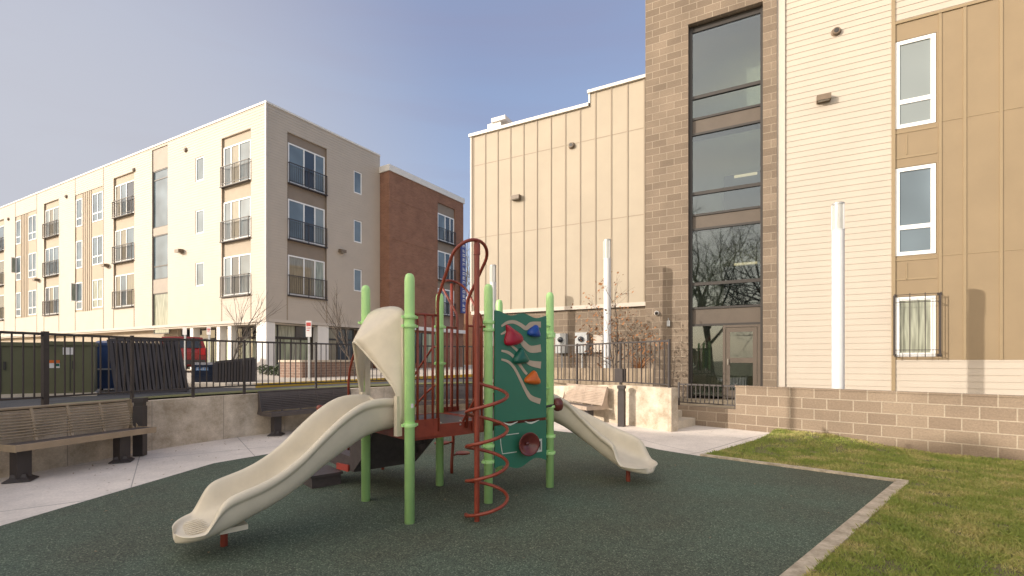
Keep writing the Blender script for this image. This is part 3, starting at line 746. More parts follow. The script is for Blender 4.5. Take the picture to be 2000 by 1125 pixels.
# stair interior
mb=MB();mb.box(sT0+.16,sT1-.16,1.5,1.6,ZB,TT-.2,tf=rt_);mb.box(sT0+.16,sT0+.22,.2,1.5,ZB,TT-.2,tf=rt_);mb.box(sT1-.22,sT1-.16,.2,1.5,ZB,TT-.2,tf=rt_)
mb.build('stair_hall_wall',M['int_wall'],rb)
mb=MB()
for a,b in ((3,2),(6,5),(9,8)): mb.box(sT0+.23,sT1-.23,.2,.7,Z[a]+.06,Z[b]-.06,tf=rt_)
mb.box(sT0,sT1,.14,9,TT-.2,TT,tf=rt_);mb.box(sT0+.23,sT1-.23,.2,1.49,tz-.1,tz,tf=rt_);mb.build('landing',M['int_floor'],rb)
for a,b in ((4,3),(7,6)):
    mb=MB();mb.box((sG0+sG1)/2-.1,sT1-.3,1.15,1.49,Z[a]-.75,Z[b]-.95,tf=rt_);mb.build('lift_shaft',M['int_dark'],rb)
me_,nt_,b_=newmat('tube_light');b_.inputs['Emission Color'].default_value=(1,.75,.45,1);b_.inputs['Emission Strength'].default_value=.6
for k in (4,7):
    mb=MB();mb.box(sG1-.75,sG1-.15,1.05,1.12,Z[k]+.62,Z[k]+.68,tf=rt_);mb.build('ceiling_lamp',me_,rb)
# siding section
sS0=fr.s(1533);sP=fr.s(1741);sE=fr.s(2000)+6
mb=MB();mb.box(sT1+.002,sS0,-.05,.2,tz-.3,TT,tf=rt_);mb.build('corner_board',M['trim_cream'],rb)
zu=lambda px,py:fr.z(px,py)
z_up=zu(1745,50)
z_low=zu(1850,703)
mb=MB();lap(mb,rt_,sS0,sP,tz-.3,TT);mb.build('siding',M['siding'],rb)
mb=MB();lap(mb,rt_,sP+.07,sE,tz-.3,z_low);mb.build('siding',M['siding'],rb)
mb=MB();lap(mb,rt_,sP+.07,sE,z_up+.06,TT);mb.build('siding',M['siding'],rb)
mb=MB();mb.box(sP,sP+.07,-.035,.1,tz-.3,TT,tf=rt_);mb.box(sP+.07,sE,-.03,.1,z_up,z_up+.06,tf=rt_);mb.build('corner_board',M['tan_trim'],rb)
# tan panels around windows
w0,w1=fr.s(1747),fr.s(1829)
WZ=[(zu(1790,246),zu(1790,72),.30),(zu(1790,498),zu(1790,323),.32),(zu(1790,697),zu(1790,578),None)]
holes=[(w0,w1,a,b) for a,b,_ in WZ]
mb=MB()
for c in cells(sP+.07,sE,z_low,z_up,holes): mb.box(c[0],c[1],0,.14,c[2],c[3],tf=rt_)
mb.build('panel_wall',M['tan'],rb)
mb=MB();bw_=.055
for px in (1836,1884,1955,2040,2140): s=fr.s(px);mb.box(s-bw_/2,s+bw_/2,-.02,0,z_low+.004,z_up-.004,tf=rt_)
for px,py in ((1900,226),(1900,494)):
    z=zu(px,py);mb.box(fr.s(1838),sE,-.008,0,z-.01,z+.01,tf=rt_)
for a,b in ((258,300),(510,548)):
    for y in (a-4,a+46 if a<300 else a+34):
        z=zu(1790,y);mb.box(w0,w1,-.012,0,z-.02,z+.02,tf=rt_)
    s=fr.s(1771);mb.box(s-.012,s+.012,-.012,0,zu(1790,b)+.02,zu(1790,a)-.02,tf=rt_)
mb.build('batten',M['tan_trim'],rb)
for i,(a,b,t) in enumerate(WZ):
    window(rb,rt_,w0+.012,w1-.012,a+.012,b-.012,.005,[],[M['pane_blind'] if i==0 else M['pane_sky'] if i==1 else M['pane_green']],M['white_frame'],fw=.085,trans=t,fd=.09)
# security cage on the lowest window
a,b,_=WZ[2]
mb=MB();o=-.2
x0,x1=w0-.03,w1+.03;zz0,zz1=a+.04,b+.02
for z in (zz0,zz0+.12,zz1-.18,zz1): mb.tube([rt_(x0,0,z),rt_(x0,o,z),rt_(x1,o,z),rt_(x1,0,z)],.008,6)
for i in range(4):
    x=x0+(x1-x0)*i/3;
    mb.tube([rt_(x,o,zz0-.05),rt_(x,o,zz1+.03)],.009,6)
for d in (-.07,-.14): mb.tube([rt_(x1,d,zz0),rt_(x1,d,zz1)],.008,6);mb.tube([rt_(x0,d,zz0),rt_(x0,d,zz1)],.008,6)
for x in (x0,x1): mb.box(x-.02,x+.06,-.03,-.002,zz0-.03,zz0+.03,tf=rt_);mb.box(x-.02,x+.06,-.03,-.002,zz1-.03,zz1+.03,tf=rt_)
mb.build('window_guard',M['black_metal'],rb)
mb=MB();mb.box(sT1+.01,sE,6,6.2,ZB,TT,tf=rt_);mb.box(sT1+.01,sE,.2,6,TT-.2,TT,tf=rt_);mb.box(sS0+.02,sE,.16,.2,ZB,TT-.21,tf=rt_);mb.build('back_wall',M['trim_cream'],rb)
# fixtures on the right building
lamp(1608,195,fr,'brown box wall lamp on the cream siding right of the tower')
lamp(1010,387,fr,'small dark wall lamp on the pale panelled wall left of the tower',w=.3,h=.15,dp=.18)
def roundvent(px,py,f,label,r=.09,dep=0):
    s=f.s(px,dep);z=f.z(px,py,dep);p=f.w(s,dep,z);n=(-f.i.x,-f.i.y,0);e=empty('exhaust_vent',p);tag(e,label,'vent','round exhaust vents on walls')
    mb=MB();mb.lathe((0,0,0),[(r*1.25,0),(r*1.25,.012),(r,.03),(r*.9,.09)],16,axis=n);mb.build('collar',M['fixture'],e)
    mb=MB();mb.lathe((0,0,0),[(r*.6,.09),(r*.6,.1)],12,axis=n);mb.build('flap',M['dark_frame'],e)
roundvent(1633,63,fr,'round brown vent high on the cream siding right of the tower')
roundvent(1117,285,fr,'round brown vent high on the pale panelled wall')
e=empty('security_camera',fr.w(fr.s(1283,TD),TD-.002,fr.z(1283,612,TD)));tag(e,'white dome security camera on the block tower beside the fence','camera')
nrm=(-fr.i.x,-fr.i.y,0)
mb=MB();mb.lathe((0,0,0),[(.07,0),(.07,.05),(.05,.09)],14,axis=nrm);mb.build('mount',M['trim_white'],e)
mb=MB();mb.lathe((nrm[0]*.09,nrm[1]*.09,0),[(.05,0),(.045,.03),(.0,.055)],14,axis=nrm);mb.build('dome',M['dark_frame'],e,smooth=True)
e=empty('card_reader',fr.w(fr.s(1306,TD),TD-.002,fr.z(1306,632,TD)));tag(e,'small grey box with loop on the tower wall by the camera','wall box')
tf=fr.tf(e);s=fr.s(1306,TD);z=fr.z(1306,632,TD);mb=MB();mb.box(s-.04,s+.04,TD-.08,TD-.002,z-.08,z+.08,tf=tf);mb.build('housing',M['grey_box'],e,bevel=.01)
mb=MB();mb.tube([tf(s,TD-.04,z+.08),tf(s,TD-.06,z+.16)],.012,6);mb.build('stem',M['grey_box'],e)
for i,(px0,px1,y0,y1,lab) in enumerate(((1088,1108,652,690,'grey electric meter box, left one of the pair on the block base'),(1126,1149,650,690,'grey electric meter box left of the white column, nearer of the pair'))):
    s0,s1=fr.s(px0),fr.s(px1);z0,z1=fr.z(px0,y1),fr.z(px0,y0);e=empty('meter_box',fr.w(s0,.06,z0));tf=fr.tf(e);tag(e,lab,'meter box','grey meter boxes on the block base')
    mb=MB();mb.box(s0,s1,-.14,.058,z0,z1,tf=tf);mb.build('housing',M['grey_box'],e,bevel=.015)
    sm=(s0+s1)/2;n=(-fr.i.x,-fr.i.y,0);mb=MB();mb.lathe(tf(sm,-.14,z0+(z1-z0)*.68),[(.09,0),(.085,.05),(.05,.07)],16,axis=n);mb.build('meter',M['pane_dark'],e,smooth=True)
    mb=MB();mb.tube([tf(sm,-.02,z0),tf(sm,-.02,.5)],.025,8);mb.build('conduit',M['grey_box'],e)
mb=MB();s0=fr.s(1160);s1=fr.s(1178);mb.box(s0,s1,-.05,.058,fr.z(1160,688),fr.z(1160,655),tf=fr.w)
tag(mb.build('electric_cabinet',M['trim_cream'],bevel=.01),'flat cream utility panel on the block base beside the white column','cabinet')

# ------------------------------------------------------------------ left building
yc=1/(3.84e-5*(1581-520));CO=((520-1000)/F*yc,yc)
fa=Fr(CO,(-1740,F),(0,0));fa.i=Vector((fa.d.y,-fa.d.x));
if fa.i.y<0: fa.i=-fa.i
fb=Fr(CO,(581,F),(0,0));fb.i=Vector((-fb.d.y,fb.d.x))
if fb.i.x>0: fb.i=-fb.i
lb=empty('apartment_building',(CO[0],CO[1],.9));tag(lb,'long four storey cream apartment block with sunlit balconies at the left','building')
ta,tb=fa.tf(lb),fb.tf(lb)
zr=fa.z(520,197);zs=fa.z(520,622);zg=.9
lev=[5.05,8.07,11.1]
# side a
sa1=fa.s(-70)
A=fa.s
holesA=[];
balc=[(433,490),(222,262),(86,115),(-22,8)]
zt_b=fb.z(563,258)
for p0,p1 in balc: holesA.append((A(p1),A(p0),lev[0]-.1,zt_b))
small=[(382,398)]
for p0,p1 in small:
    for l in lev: holesA.append((A(p1),A(p0),l+.72,l+2.08))
holesA.append((A(328),A(297),zg,fa.z(312,288)))
grp=[(147,202),(30,72)]
zgt,zgb=lev[2]+2.45,lev[0]-.05
for p0,p1 in grp: holesA.append((A(p1),A(p0),zgb,zgt))
mb=MB()
for c in cells(0,sa1,zs,zr-.1,holesA): lap(mb,ta,*c)
mb.build('siding',M['siding_w'],lb)
# side b
sb1=fb.s(742);Bp=fb.s
holesB=[(Bp(561),Bp(638),lev[0]-.1,zt_b)]
for l in lev: holesB.append((Bp(691),Bp(707),l+.72,l+2.1))
mb=MB()
for c in cells(0,sb1,zs,zr-.1,holesB): lap(mb,tb,*c)
mb.build('siding',M['siding_w'],lb)
mb=MB()
mb.box(-.05,.06,-.05,.02,zs,zr-.1,tf=ta);mb.box(0,.06,-.03,.02,zs,zr-.1,tf=tb);mb.build('corner_board',M['trim_cream'],lb)
mb=MB();mb.box(-.06,sa1,-.05,.3,zr-.1,zr,tf=ta);mb.box(.31,sb1,-.05,.3,zr-.1,zr,tf=tb);mb.build('parapet_cap',M['roof_metal'],lb)
mb=MB();mb.box(-.03,sa1,-.03,.12,zs-.16,zs-.003,tf=ta);mb.box(0.13,sb1,-.03,.12,zs-.16,zs-.003,tf=tb);mb.build('band_trim',M['trim_cream'],lb)
# core volume
mb=MB();mb.box(.3,sa1,.3,7,zs,zr-.2,tf=ta);mb.box(.4,sb1,.3,5,zs,zr-.25,tf=tb);mb.build('inner_wall',M['recess'],lb)
mb=MB();mb.box(.1,sa1,.05,7,zs-.25,zs-.17,tf=ta);mb.build('soffit',M['trim_cream'],lb)
# joint trims
mb=MB()
for px in (490,433,262,222,202,147,115,86,72,30,8): s=A(px);mb.box(s-.04,s+.04,-.02,-.015+.03,zs,lev[0]-.1 if px not in(202,147,72,30) else zr-.12,tf=ta)
for px in (561,638): s=Bp(px);mb.box(s-.03,s+.03,-.02,.01,zs,lev[0]-.1,tf=tb)
mb.build('joint_trim',M['batten_trim'],lb)
def balcony_strip(tf,s0,s1,rec,panes):
    mb=MB();ww=[(s0+.08,s1-.08,l,l+2.15) for l in lev]
    for c in cells(s0,s1,lev[0]-.1,zt_b,ww): mb.box(c[0],c[1],.1,.2,c[2],c[3],tf=tf)
    mb.box(s0,s0+.012,-.01,.1,lev[0]-.1,zt_b,tf=tf);mb.box(s1-.012,s1,-.01,.1,lev[0]-.1,zt_b,tf=tf)
    mb.build('recess_panel',rec,lb)
    for l,pn in zip(lev,panes):
        pn=tuple(q if random.random()<.62 else random.choice((PS,PT,PD,M['pane_blind'])) for q in pn)
        window(lb,tf,s0+.085,s1-.085,l+.003,l+2.147,.06,[.42,.72],pn,M['white_frame'],fw=.07)
        rail(lb,tf,s0+.04,s1-.04,l)
random.seed(21);PS,PD,PT,PG_=M['pane_sky'],M['pane_dark'],M['pane_tan'],M['pane_green']
for k,(p0,p1) in enumerate(balc):
    balcony_strip(ta,A(p1),A(p0),M['recess_tan'],[(PS,PT,PS),(PS,PT,PS),(PS,PT,PS)] if k%2==0 else [(PT,PS,PT),(PS,PT,PD),(PD,PS,PT)])
balcony_strip(tb,Bp(561),Bp(638),M['recess'],[(PG_,PT,PG_),(PS,PD,PS),(PS,PD,PS)])
for p0,p1 in small:
    for l in lev: window(lb,ta,A(p1)+.01,A(p0)-.01,l+.73,l+2.07,.02,[],[PS],M['white_frame'],fw=.06)
for l in lev: window(lb,tb,Bp(691)+.01,Bp(707)-.01,l+.73,l+2.09,.02,[],[PS],M['white_frame'],fw=.06)
# glazed stair strip
s0,s1=A(328),A(297)
zt_=fa.z(312,288);zg1=fa.z(312,330)
for a,b in ((zg1,zt_),(fa.z(312,458),fa.z(312,443)),(fa.z(312,572),fa.z(312,545))):
    mb=MB();mb.box(s0,s1,.05,.2,a,b,tf=ta);mb.build('spandrel',M['grey_taupe'],lb)
gz=[(fa.z(312,443),zg1,.84,M['pane_sky']),(fa.z(312,545),fa.z(312,458),.3,M['pane_sky']),(fa.z(312,652),fa.z(312,572),None,M['pane_green'])]
for a,b,t,pm in gz: window(lb,ta,s0+.01,s1-.01,a+.003,b-.003,.07,[],[pm],M['dark_frame'],fw=.06,trans=t)
# window groups with tan panels
for gi,(p0,p1) in enumerate(grp):
    a,b=A(p1),A(p0);w=b-a
    r_=[(a+.1,a+w*.38),(b-w*.26,b-.12)]
    ww=[(x,y,l+.1,l+2.1) for x,y in r_ for l in lev]
    mb=MB()
    for c in cells(a,b,zgb,zgt,ww): mb.box(c[0],c[1],.03,.16,c[2],c[3],tf=ta)
    for i in range(5): s=a+w*.42+w*.3*i/4;mb.box(s,s+.05,0.0,.03,zgb,zgt,tf=ta)
    mb.build('recess_panel',M['recess_tan'],lb)
    for j,(x,y,c,d) in enumerate(ww): window(lb,ta,x+.005,y-.005,c+.005,d-.005,.0,[.5] if j<3 else [],[PG_ if (j==0 and gi==0) else PS],M['white_frame'],fw=.07,trans=.3)
    # open casement
    j=0 if gi==0 else 1
    x=b-.14;mb=MB();l=lev[j];mb.box(0,.30,-.02,.02,l+.75,l+2.05,tf=lambda X,Y,Zz:ta(x+Y,-X,Zz));mb.build('open_sash',M['white_frame'],lb)
    mb=MB();mb.box(.04,.26,.021,.028,l+.8,l+2.0,tf=lambda X,Y,Zz:ta(x-Y,-X,Zz));mb.build('sash_pane',PG_,lb)
# ground floor
sg=A(330)
mb=MB();mb.box(sg,sa1,.5,.7,.4,zs-.17,tf=ta);mb.build('ground_floor_wall',M['recess_tan'],lb)
for px in (370,422,444,425+75): 
    s=A(px);mb=MB();mb.box(s-.16,s+.16,.12,.5,.4,zs-.17,tf=ta);mb.build('column',M['trim_white'],lb)
mb=MB();mb.box(0.0,.5,0.0,.5,.4,zs-.17,tf=ta);mb.build('column',M['trim_white'],lb)
for p0,p1 in ((622,643),(708,716)):
    mb=MB();mb.box(Bp(p0),Bp(p1),.05,.5,.4,zs-.17,tf=tb);mb.build('column',M['trim_white'],lb)
# storefronts
window(lb,ta,.52,sg-.02,zg+.05,zs-.9,1.0,[.2,.38,.55,.7,.85],[M['pane_shop'],PG_],M['dark_frame'],fw=.06,name='storefront')
window(lb,ta,.52,sg-.02,zs-.88,zs-.26,1.0,[.3,.6],[PD],M['dark_frame'],fw=.06,name='storefront')
window(lb,tb,.52,Bp(622),zg+.05,zs-.95,.6,[.25,.5,.72],[PG_,M['pane_shop']],M['dark_frame'],fw=.06,name='storefront')
window(lb,tb,.52,Bp(622),zs-.93,zs-.2,.6,[.6],[PG_,PD],M['dark_frame'],fw=.06,name='storefront')
window(lb,tb,Bp(645),Bp(700),zg+.05,zs-.22,.4,[.4,.7],[M['pane_tan'],PD,PD],M['dark_frame'],fw=.09,name='storefront',trans=.72)
mb=MB();mb.box(0.6,sg,1.2,1.4,.4,zs-.26,tf=ta);mb.box(.6,sb1,.7,.9,.4,zs-.26,tf=tb);mb.build('ground_floor_wall',M['recess'],lb)
for px,py,lab in ((355,491,'dark wall lamp between small windows and the glazed strip of the long block'),(210,519,'dark wall lamp left of the second balcony stack of the long block'),(75,547,'dark wall lamp beside the third balcony stack, far along the block')):
    lamp(px,py,fa,lab,w=.42,h=.2,dp=.3,dep=-.02,group='dark wall lamps on the left block')
lamp(666,491,fb,'dark wall lamp on the shaded end wall of the cream block',w=.36,h=.2,dp=.28,dep=-.02,group='dark wall lamps on the left block')
for px,py,lab in ((363,293,'small round vent left of the top corner balcony of the cream block'),(262,332,'small round vent above the second balcony stack of the cream block'),(130,384,'small round vent between third balcony stack and window group'),(17,428,'small round vent nearest the left edge of the photo')):
    roundvent(px,py,fa,lab,r=.12,dep=-.015)

# ------------------------------------------------------------------ brick building
q=.85
BO=(CO[0]+fb.d.x*(sb1+.02)-fb.i.x*q,CO[1]+fb.d.y*(sb1+.02)-fb.i.y*q)
fc=Fr(BO,fb.d,fb.i);bb=empty('brick_building',(BO[0],BO[1],.9));tag(bb,'red-brown brick block with white cornice beyond the cream building','building')
tc_=fc.tf(bb);se=fc.s(905);zbr=fc.z(760,333)
wins=[];s0,s1=fc.s(855),fc.s(889)
for y0,y1 in ((418,470),(490,545),(562,612)): wins.append((s0+.05,s1-.05,fc.z(872,y1+3),fc.z(872,y0+3)))
zt_=fc.z(872,402);hole=(s0,s1,3.9,zt_)
mb=MB()
for c in cells(0,se,.4,zbr,[hole]): mb.box(c[0],c[1],0,.3,c[2],c[3],tf=tc_)
mb.box(0,.3,.3,5,.4,zbr,tf=tc_);mb.box(se-.3,se,.3,8,.4,zbr,tf=tc_);mb.box(0.3,se-.3,4.8,5,.4,zbr,tf=tc_);mb.build('wall',M['brick'],bb)
mb=MB();mb.box(-.08,se+.08,-.08,.4,zbr+.002,zbr+.4,tf=tc_);mb.box(-.08,.4,.4,5,zbr+.002,zbr+.4,tf=tc_);mb.build('cornice',M['roof_metal'],bb)
mb=MB()
for c in cells(s0+.002,s1-.002,3.9,zt_,wins): mb.box(c[0],c[1],.1,.2,c[2],c[3],tf=tc_)
mb.build('recess_panel',M['recess'],bb)
for w_ in wins:
    window(bb,tc_,w_[0]+.004,w_[1]-.004,w_[2]+.004,w_[3]-.004,.06,[.45,.75],[PS,PD,PD],M['white_frame'],fw=.08);rail(bb,tc_,w_[0],w_[1],w_[2],.9)
for zz in (fc.z(800,400),fc.z(800,475),fc.z(800,550)):
    mb=MB();mb.box(0,s0-.3,-.012,0,zz-.05,zz+.05,tf=tc_);mb.build('string_course',M['brick'],bb)
window(bb,tc_,fc.s(780),fc.s(850),1.3,3.4,-.06,[.3,.6],[M['pane_shop'],PD],M['dark_frame'],name='storefront')
mb=MB();mb.box(0,se,-.25,-.002,3.55,3.8,tf=tc_);mb.build('canopy',M['trim_white'],bb)
# blade sign
s=fc.s(900);e=empty('blade_sign',fc.w(s,-.1,fc.z(900,610)));tf=fc.tf(e);z0,z1=fc.z(900,612),fc.z(900,476)
tag(e,'tall narrow blue vertical sign at the brick building corner','sign')
mb=MB();mb.box(s-.25,s+.25,-.3,-.15,z0,z1,tf=tf);mb.build('board',M['sign_blue'],e)
mb=MB();n=15
for i in range(n):
    z=z0+.25+(z1-z0-.5)*i/(n-1)
    k=i%4
    mb.box(s-.14,s-.08,-.312,-.302,z-.11,z+.11,tf=tf)
    if k!=1: mb.box(s-.08,s+.12,-.312,-.302,z+.06,z+.11,tf=tf)
    if k!=2: mb.box(s-.08,s+.12,-.312,-.302,z-.11,z-.06,tf=tf)
    if k in(0,2): mb.box(s+.08,s+.14,-.312,-.302,z-.06,z+.06,tf=tf)
    else: mb.box(s-.08,s+.08,-.312,-.302,z-.02,z+.03,tf=tf)
mb.build('lettering',M['trim_white'],e)
for q_ in (z0+1,z1-1.1):
    mb=MB();mb.box(s-.04,s+.04,-.15,0,q_,q_+.1,tf=tf);mb.build('bracket',M['steel'],e)
# low distant brick building
lo=empty('distant_building',(-5.2,52,.9));tag(lo,'low orange brick building in the gap behind the climber','building')
mb=MB();mb.box(-2,9,0,8,0,7.2);mb.build('wall',M['brick_orange'],lo)
mb=MB();mb.box(-2.1,9.1,-.1,8.1,7.2,7.5);mb.build('cornice',M['trim_white'],lo)
for i in range(4):
    for j in range(2):
        mb=MB();mb.box(-1.2+i*2.2,-.1+i*2.2,-.03,-.003,1.2+j*3,2.9+j*3);mb.build('window',M['pane_dark'],lo)

# ------------------------------------------------------------------ street things
def cabinet(px0,px1,ytop,Y,depth,label,name='utility_cabinet',stickers=False):
    x0=(px0-1000)/F*Y;x1=(px1-1000)/F*Y;zt=H+(HZ-ytop)/F*Y;e=empty(name,((x0+x1)/2,Y,up_z),R(38));tag(e,label,'utility cabinet','olive green utility cabinets behind the fence')
    w=(px1-px0)/(F*(.788-((px0+px1)/2-1000)/F*.616)/Y)/2;h=zt-up_z
    mb=MB();mb.box(-w,w,0,depth,.06,h-.07);mb.build('housing',M['cabinet'],e,bevel=.012)
    mb=MB();mb.box(-w-.02,w+.02,-.03,depth+.02,h-.07,h);mb.build('lid',M['cabinet'],e,bevel=.012)
    mb=MB();mb.box(-w-.05,w+.05,-.08,depth+.05,-.1,.06);mb.build('plinth',M['conc_wall_pale'],e)
    mb=MB();mb.box(-.006,.006,-.008,-.001,.1,h-.1);mb.box(.03,.06,-.02,-.001,h*.5,h*.5+.15);mb.build('door_seam',M['dark_frame'],e)
    if stickers:
        mb=MB();mb.box(-w+.02,-w+.19,-.006,-.001,h*.52,h*.66);st_=mb.build('warning_label',M['sign_white'],e)
        mb=MB();mb.box(-w+.02,-w+.19,-.009,-.006,h*.66-.055,h*.66);mb.build('label_heading',M['hold_orange'],st_)
        mb=MB();mb.box(-w+.14,-w+.185,-.009,-.006,h*.55,h*.6);mb.build('label_mark',M['hold_green'],st_)
        mb=MB();mb.box(-.1,.05,-.006,-.001,h*.76,h*.89);mb.build('notice_label',M['sign_white'],e)
    return e
cabinet(-80,84,668,8.6,1.0,'olive green utility cabinet nearest the left edge of the photo')
cabinet(90,184,667,8.9,1.0,'olive green utility cabinet with white and orange labels beside blue bin',stickers=True)
def bin_(px0,px1,ytop,Y,m,label,depth=.8,patch=False):
    x0=(px0-1000)/F*Y;x1=(px1-1000)/F*Y;zt=H+(HZ-ytop)/F*Y;e=empty('waste_bin',((x0+x1)/2,Y,up_z),R(35));tag(e,label,'bin')
    w=(px1-px0)/(F*(.82-((px0+px1)/2-1000)/F*.573)/Y)/2;h=zt-up_z
    mb=MB()
    b=[(-w*.88,0.05),(w*.88,.05),(w*.88,depth*.9),(-w*.88,depth*.9)];t=[(-w,0),(w,0),(w,depth),(-w,depth)]
    mb.face([(*p,.06) for p in b]);
    for i in range(4): mb.face([(*b[i],.06),(*b[(i+1)%4],.06),(*t[(i+1)%4],h-.12),(*t[i],h-.12)])
    mb.build('body',m,e)
    mb=MB();mb.prism([(-.03,h-.12),(-.03,h-.06),(depth*.7,h),(depth+.03,h-.04),(depth+.03,h-.12)],-w-.02,w+.02,tf=lambda a,y,z:(y,a,z));mb.build('lid',m,e,bevel=.01)
    mb=MB();mb.box(-w-.01,w+.01,-.035,-.005,h*.42,h*.45);mb.build('rim',M['grey_box'] if not patch else m,e)
    for s in (-1,1):
        mb=MB();mb.lathe((s*w*.8,depth*.85,.07),[(.07,-.02),(.07,.02)],12,axis=(1,0,0));mb.build('wheel',M['tyre'],e)
    if patch:
        mb=MB();mb.box(-w*.75,w*.35,-.006,.0,h*.66,h*.85);pt=mb.build('label',mat('label_blue',(.2,.35,.6),.5),e)
        mb=MB()
        for i in range(4): x=-w*.66+i*w*.26;mb.box(x,x+w*.08,-.01,-.006,h*.69,h*.82);mb.box(x,x+w*.18,-.01,-.006,h*.69 if i%2 else h*.79,h*.71 if i%2 else h*.82)
        mb.build('lettering',M['sign_white'],pt)
bin_(187,226,664,10.2,M['bluebin'],'tall blue waste bin right of the olive cabinets')
bin_(377,421,708,12.4,M['navybin'],'dark navy waste bin with pale blue label behind the fence',patch=True)
# stacked fence panels leaning
def panelstack(pts,Y,label,n,skew):
    P=[((px-1000)/F*Yq,Yq,H+(HZ-py)/F*Yq) for (px,py),Yq in zip(pts,Y)]   # tl,tr,br,bl
    e=empty('spare_railing',P[3]);tag(e,label,'railing','spare railings leaning behind the fence')
    o=Vector(P[3]);tl,tr,br,bl=[Vector(p)-o for p in P];nrm=(tr-tl).cross(bl-tl).normalized()*.03
    def strip_(a,b,w,mb,off=0):
        d=(b-a).normalized();s=d.cross(nrm).normalized()*w;n_=nrm*(1+off)
        c=[a-s-n_*.5,a+s-n_*.5,a+s+n_*.5,a-s+n_*.5];g=[b-s-n_*.5,b+s-n_*.5,b+s+n_*.5,b-s+n_*.5]
        mb.face(c);mb.face(g[::-1])
        for i in range(4): mb.face([c[i],g[i],g[(i+1)%4],c[(i+1)%4]])
    mb=MB();strip_(tl,tr,.03,mb,.4);strip_(bl,br,.03,mb,.4);strip_(tl,bl,.03,mb,.2);strip_(tr,br,.03,mb,.2);mb.build('frame',M['black_metal'],e)
    for lay in range(3):
        mb=MB();sh=nrm*lay*2.2
        for i in range(n):
            t=(i+.5+.25*lay)/n
            if t>1: continue
            t2=min(1,max(0,t+skew*(lay-1)))
            a=tl.lerp(tr,t)+sh;b=bl.lerp(br,t2)+sh;strip_(a,b,.022,mb)
        mb.build('slats',M['black_metal'],e)
panelstack([(212,664),(346,664),(366,762),(230,774)],[9.6,10.4,10.2,9.3],'wide dark slatted panel leaning left of the red car',17,.05)
panelstack([(421,708),(497,700),(497,761),(421,765)],[12.2,12.7,12.6,12.1],'small dark slatted panel leaning right of the navy bin',13,.02)
# red car
def car(x,y,rz,label):
    e=empty('parked_car',(x,y,pz-.05),rz);tag(e,label,'car')
    prof=[(-2.2,.35),(-2.25,.75),(-2.15,1.0),(-1.25,1.08),(-.55,1.62),(1.75,1.68),(2.1,1.15),(2.25,.95),(2.25,.4),(1.9,.3),(-1.9,.3)]
    mb=MB();n=7
    rows=[]
    for k in range(n):
        y_=-.9+1.8*k/(n-1);t=abs(y_)/.9
        rows.append([(px_*(1-.02*t*t),y_*(1-.16*ss(1.0,1.7,pz_)),pz_-(.03*t*t if pz_>1 else 0)) for px_,pz_ in prof])
    for k in range(n-1):
        for i in range(len(prof)):
            j=(i+1)%len(prof);mb.face([rows[k][i],rows[k][j],rows[k+1][j],rows[k+1][i]])
    mb.face(rows[0]);mb.face(rows[-1][::-1]);mb.build('body',M['car_red'],e,smooth=False,bevel=.05)
    for s in (-1,1):
        mb=MB();q=[(-1.15,1.1),(-.55,1.52),(.5,1.56),(.5,1.1)];q2=[(.58,1.1),(.58,1.56),(1.65,1.55),(1.9,1.14)]
        for w_ in (q,q2): mb.face([(a,s*(.905-.14*ss(1.0,1.7,b)),b) for a,b in w_])
        mb.build('side_window',M['car_glass'],e)
    mb=MB();mb.face([(1.80,-.62,1.6),(1.80,.62,1.6),(2.12,.72,1.16),(2.12,-.72,1.16)]);mb.build('rear_window',M['car_glass'],e)
    mb=MB();mb.face([(-.6,-.65,1.6),(-.6,.65,1.6),(-1.26,.74,1.1),(-1.26,-.74,1.1)]);mb.build('windscreen',M['car_glass'],e)
    for s in (-1,1):
        mb=MB();mb.box(2.2,2.28,s*.6,s*.84,.85,1.15);mb.build('tail_light',M['tail'],e,bevel=.01)
        for x_ in (-1.4,1.4):
            mb=MB();mb.lathe((x_,s*.82,.33),[(.2,-.1),(.33,-.1),(.33,.1),(.2,.1)],20,axis=(0,1,0));w_=mb.build('wheel',M['tyre'],e)
            mb=MB();mb.lathe((x_,s*.84,.33),[(.2,-.09),(.2,.09),(.05,.1)],12,axis=(0,s,0));mb.build('rim',M['steel'],w_)
    mb=MB();mb.box(2.25,2.33,-.85,.85,.42,.62);mb.build('bumper',M['dark_frame'],e,bevel=.02)
car((356-1000)/F*23,23,R(-55),'red parked car with dark windows seen over the leaning panel')
# sign posts
def signpost(px,ybase,ytop,wpx,hpx,label,red=True):
    Y=F*(H-pz)/(ybase-HZ);x=(px-1000)/F*Y;e=empty('parking_sign',(x,Y,pz));tag(e,label,'sign','small parking signs on posts')
    zt=H+(HZ-ytop)/F*Y-pz;w=wpx/F*Y/2;h=hpx/F*Y
    mb=MB();mb.box(-.03,.03,0,.03,0,zt);mb.build('post',M['steel'],e)
    mb=MB();mb.box(-w,w,-.012,-.002,zt-h,zt+.02);sg_=mb.build('sign_plate',M['sign_white'],e)
    if red:
        mb=MB();mb.box(-w*.8,w*.8,-.016,-.012,zt-h*.3,zt-.03);mb.box(-w*.7,w*.7,-.016,-.012,zt-h*.45,zt-h*.4);mb.box(-w*.7,w*.3,-.016,-.012,zt-h*.6,zt-h*.55);mb.build('sign_mark',M['sign_red'],sg_)
signpost(603,739,628,11,30,'white and red parking sign on a post before the storefront')
signpost(408,736,640,8,14,'small sign on a post left of the bare sapling')
signpost(361,735,641,8,13,'small white sign on a post above the red car',False)
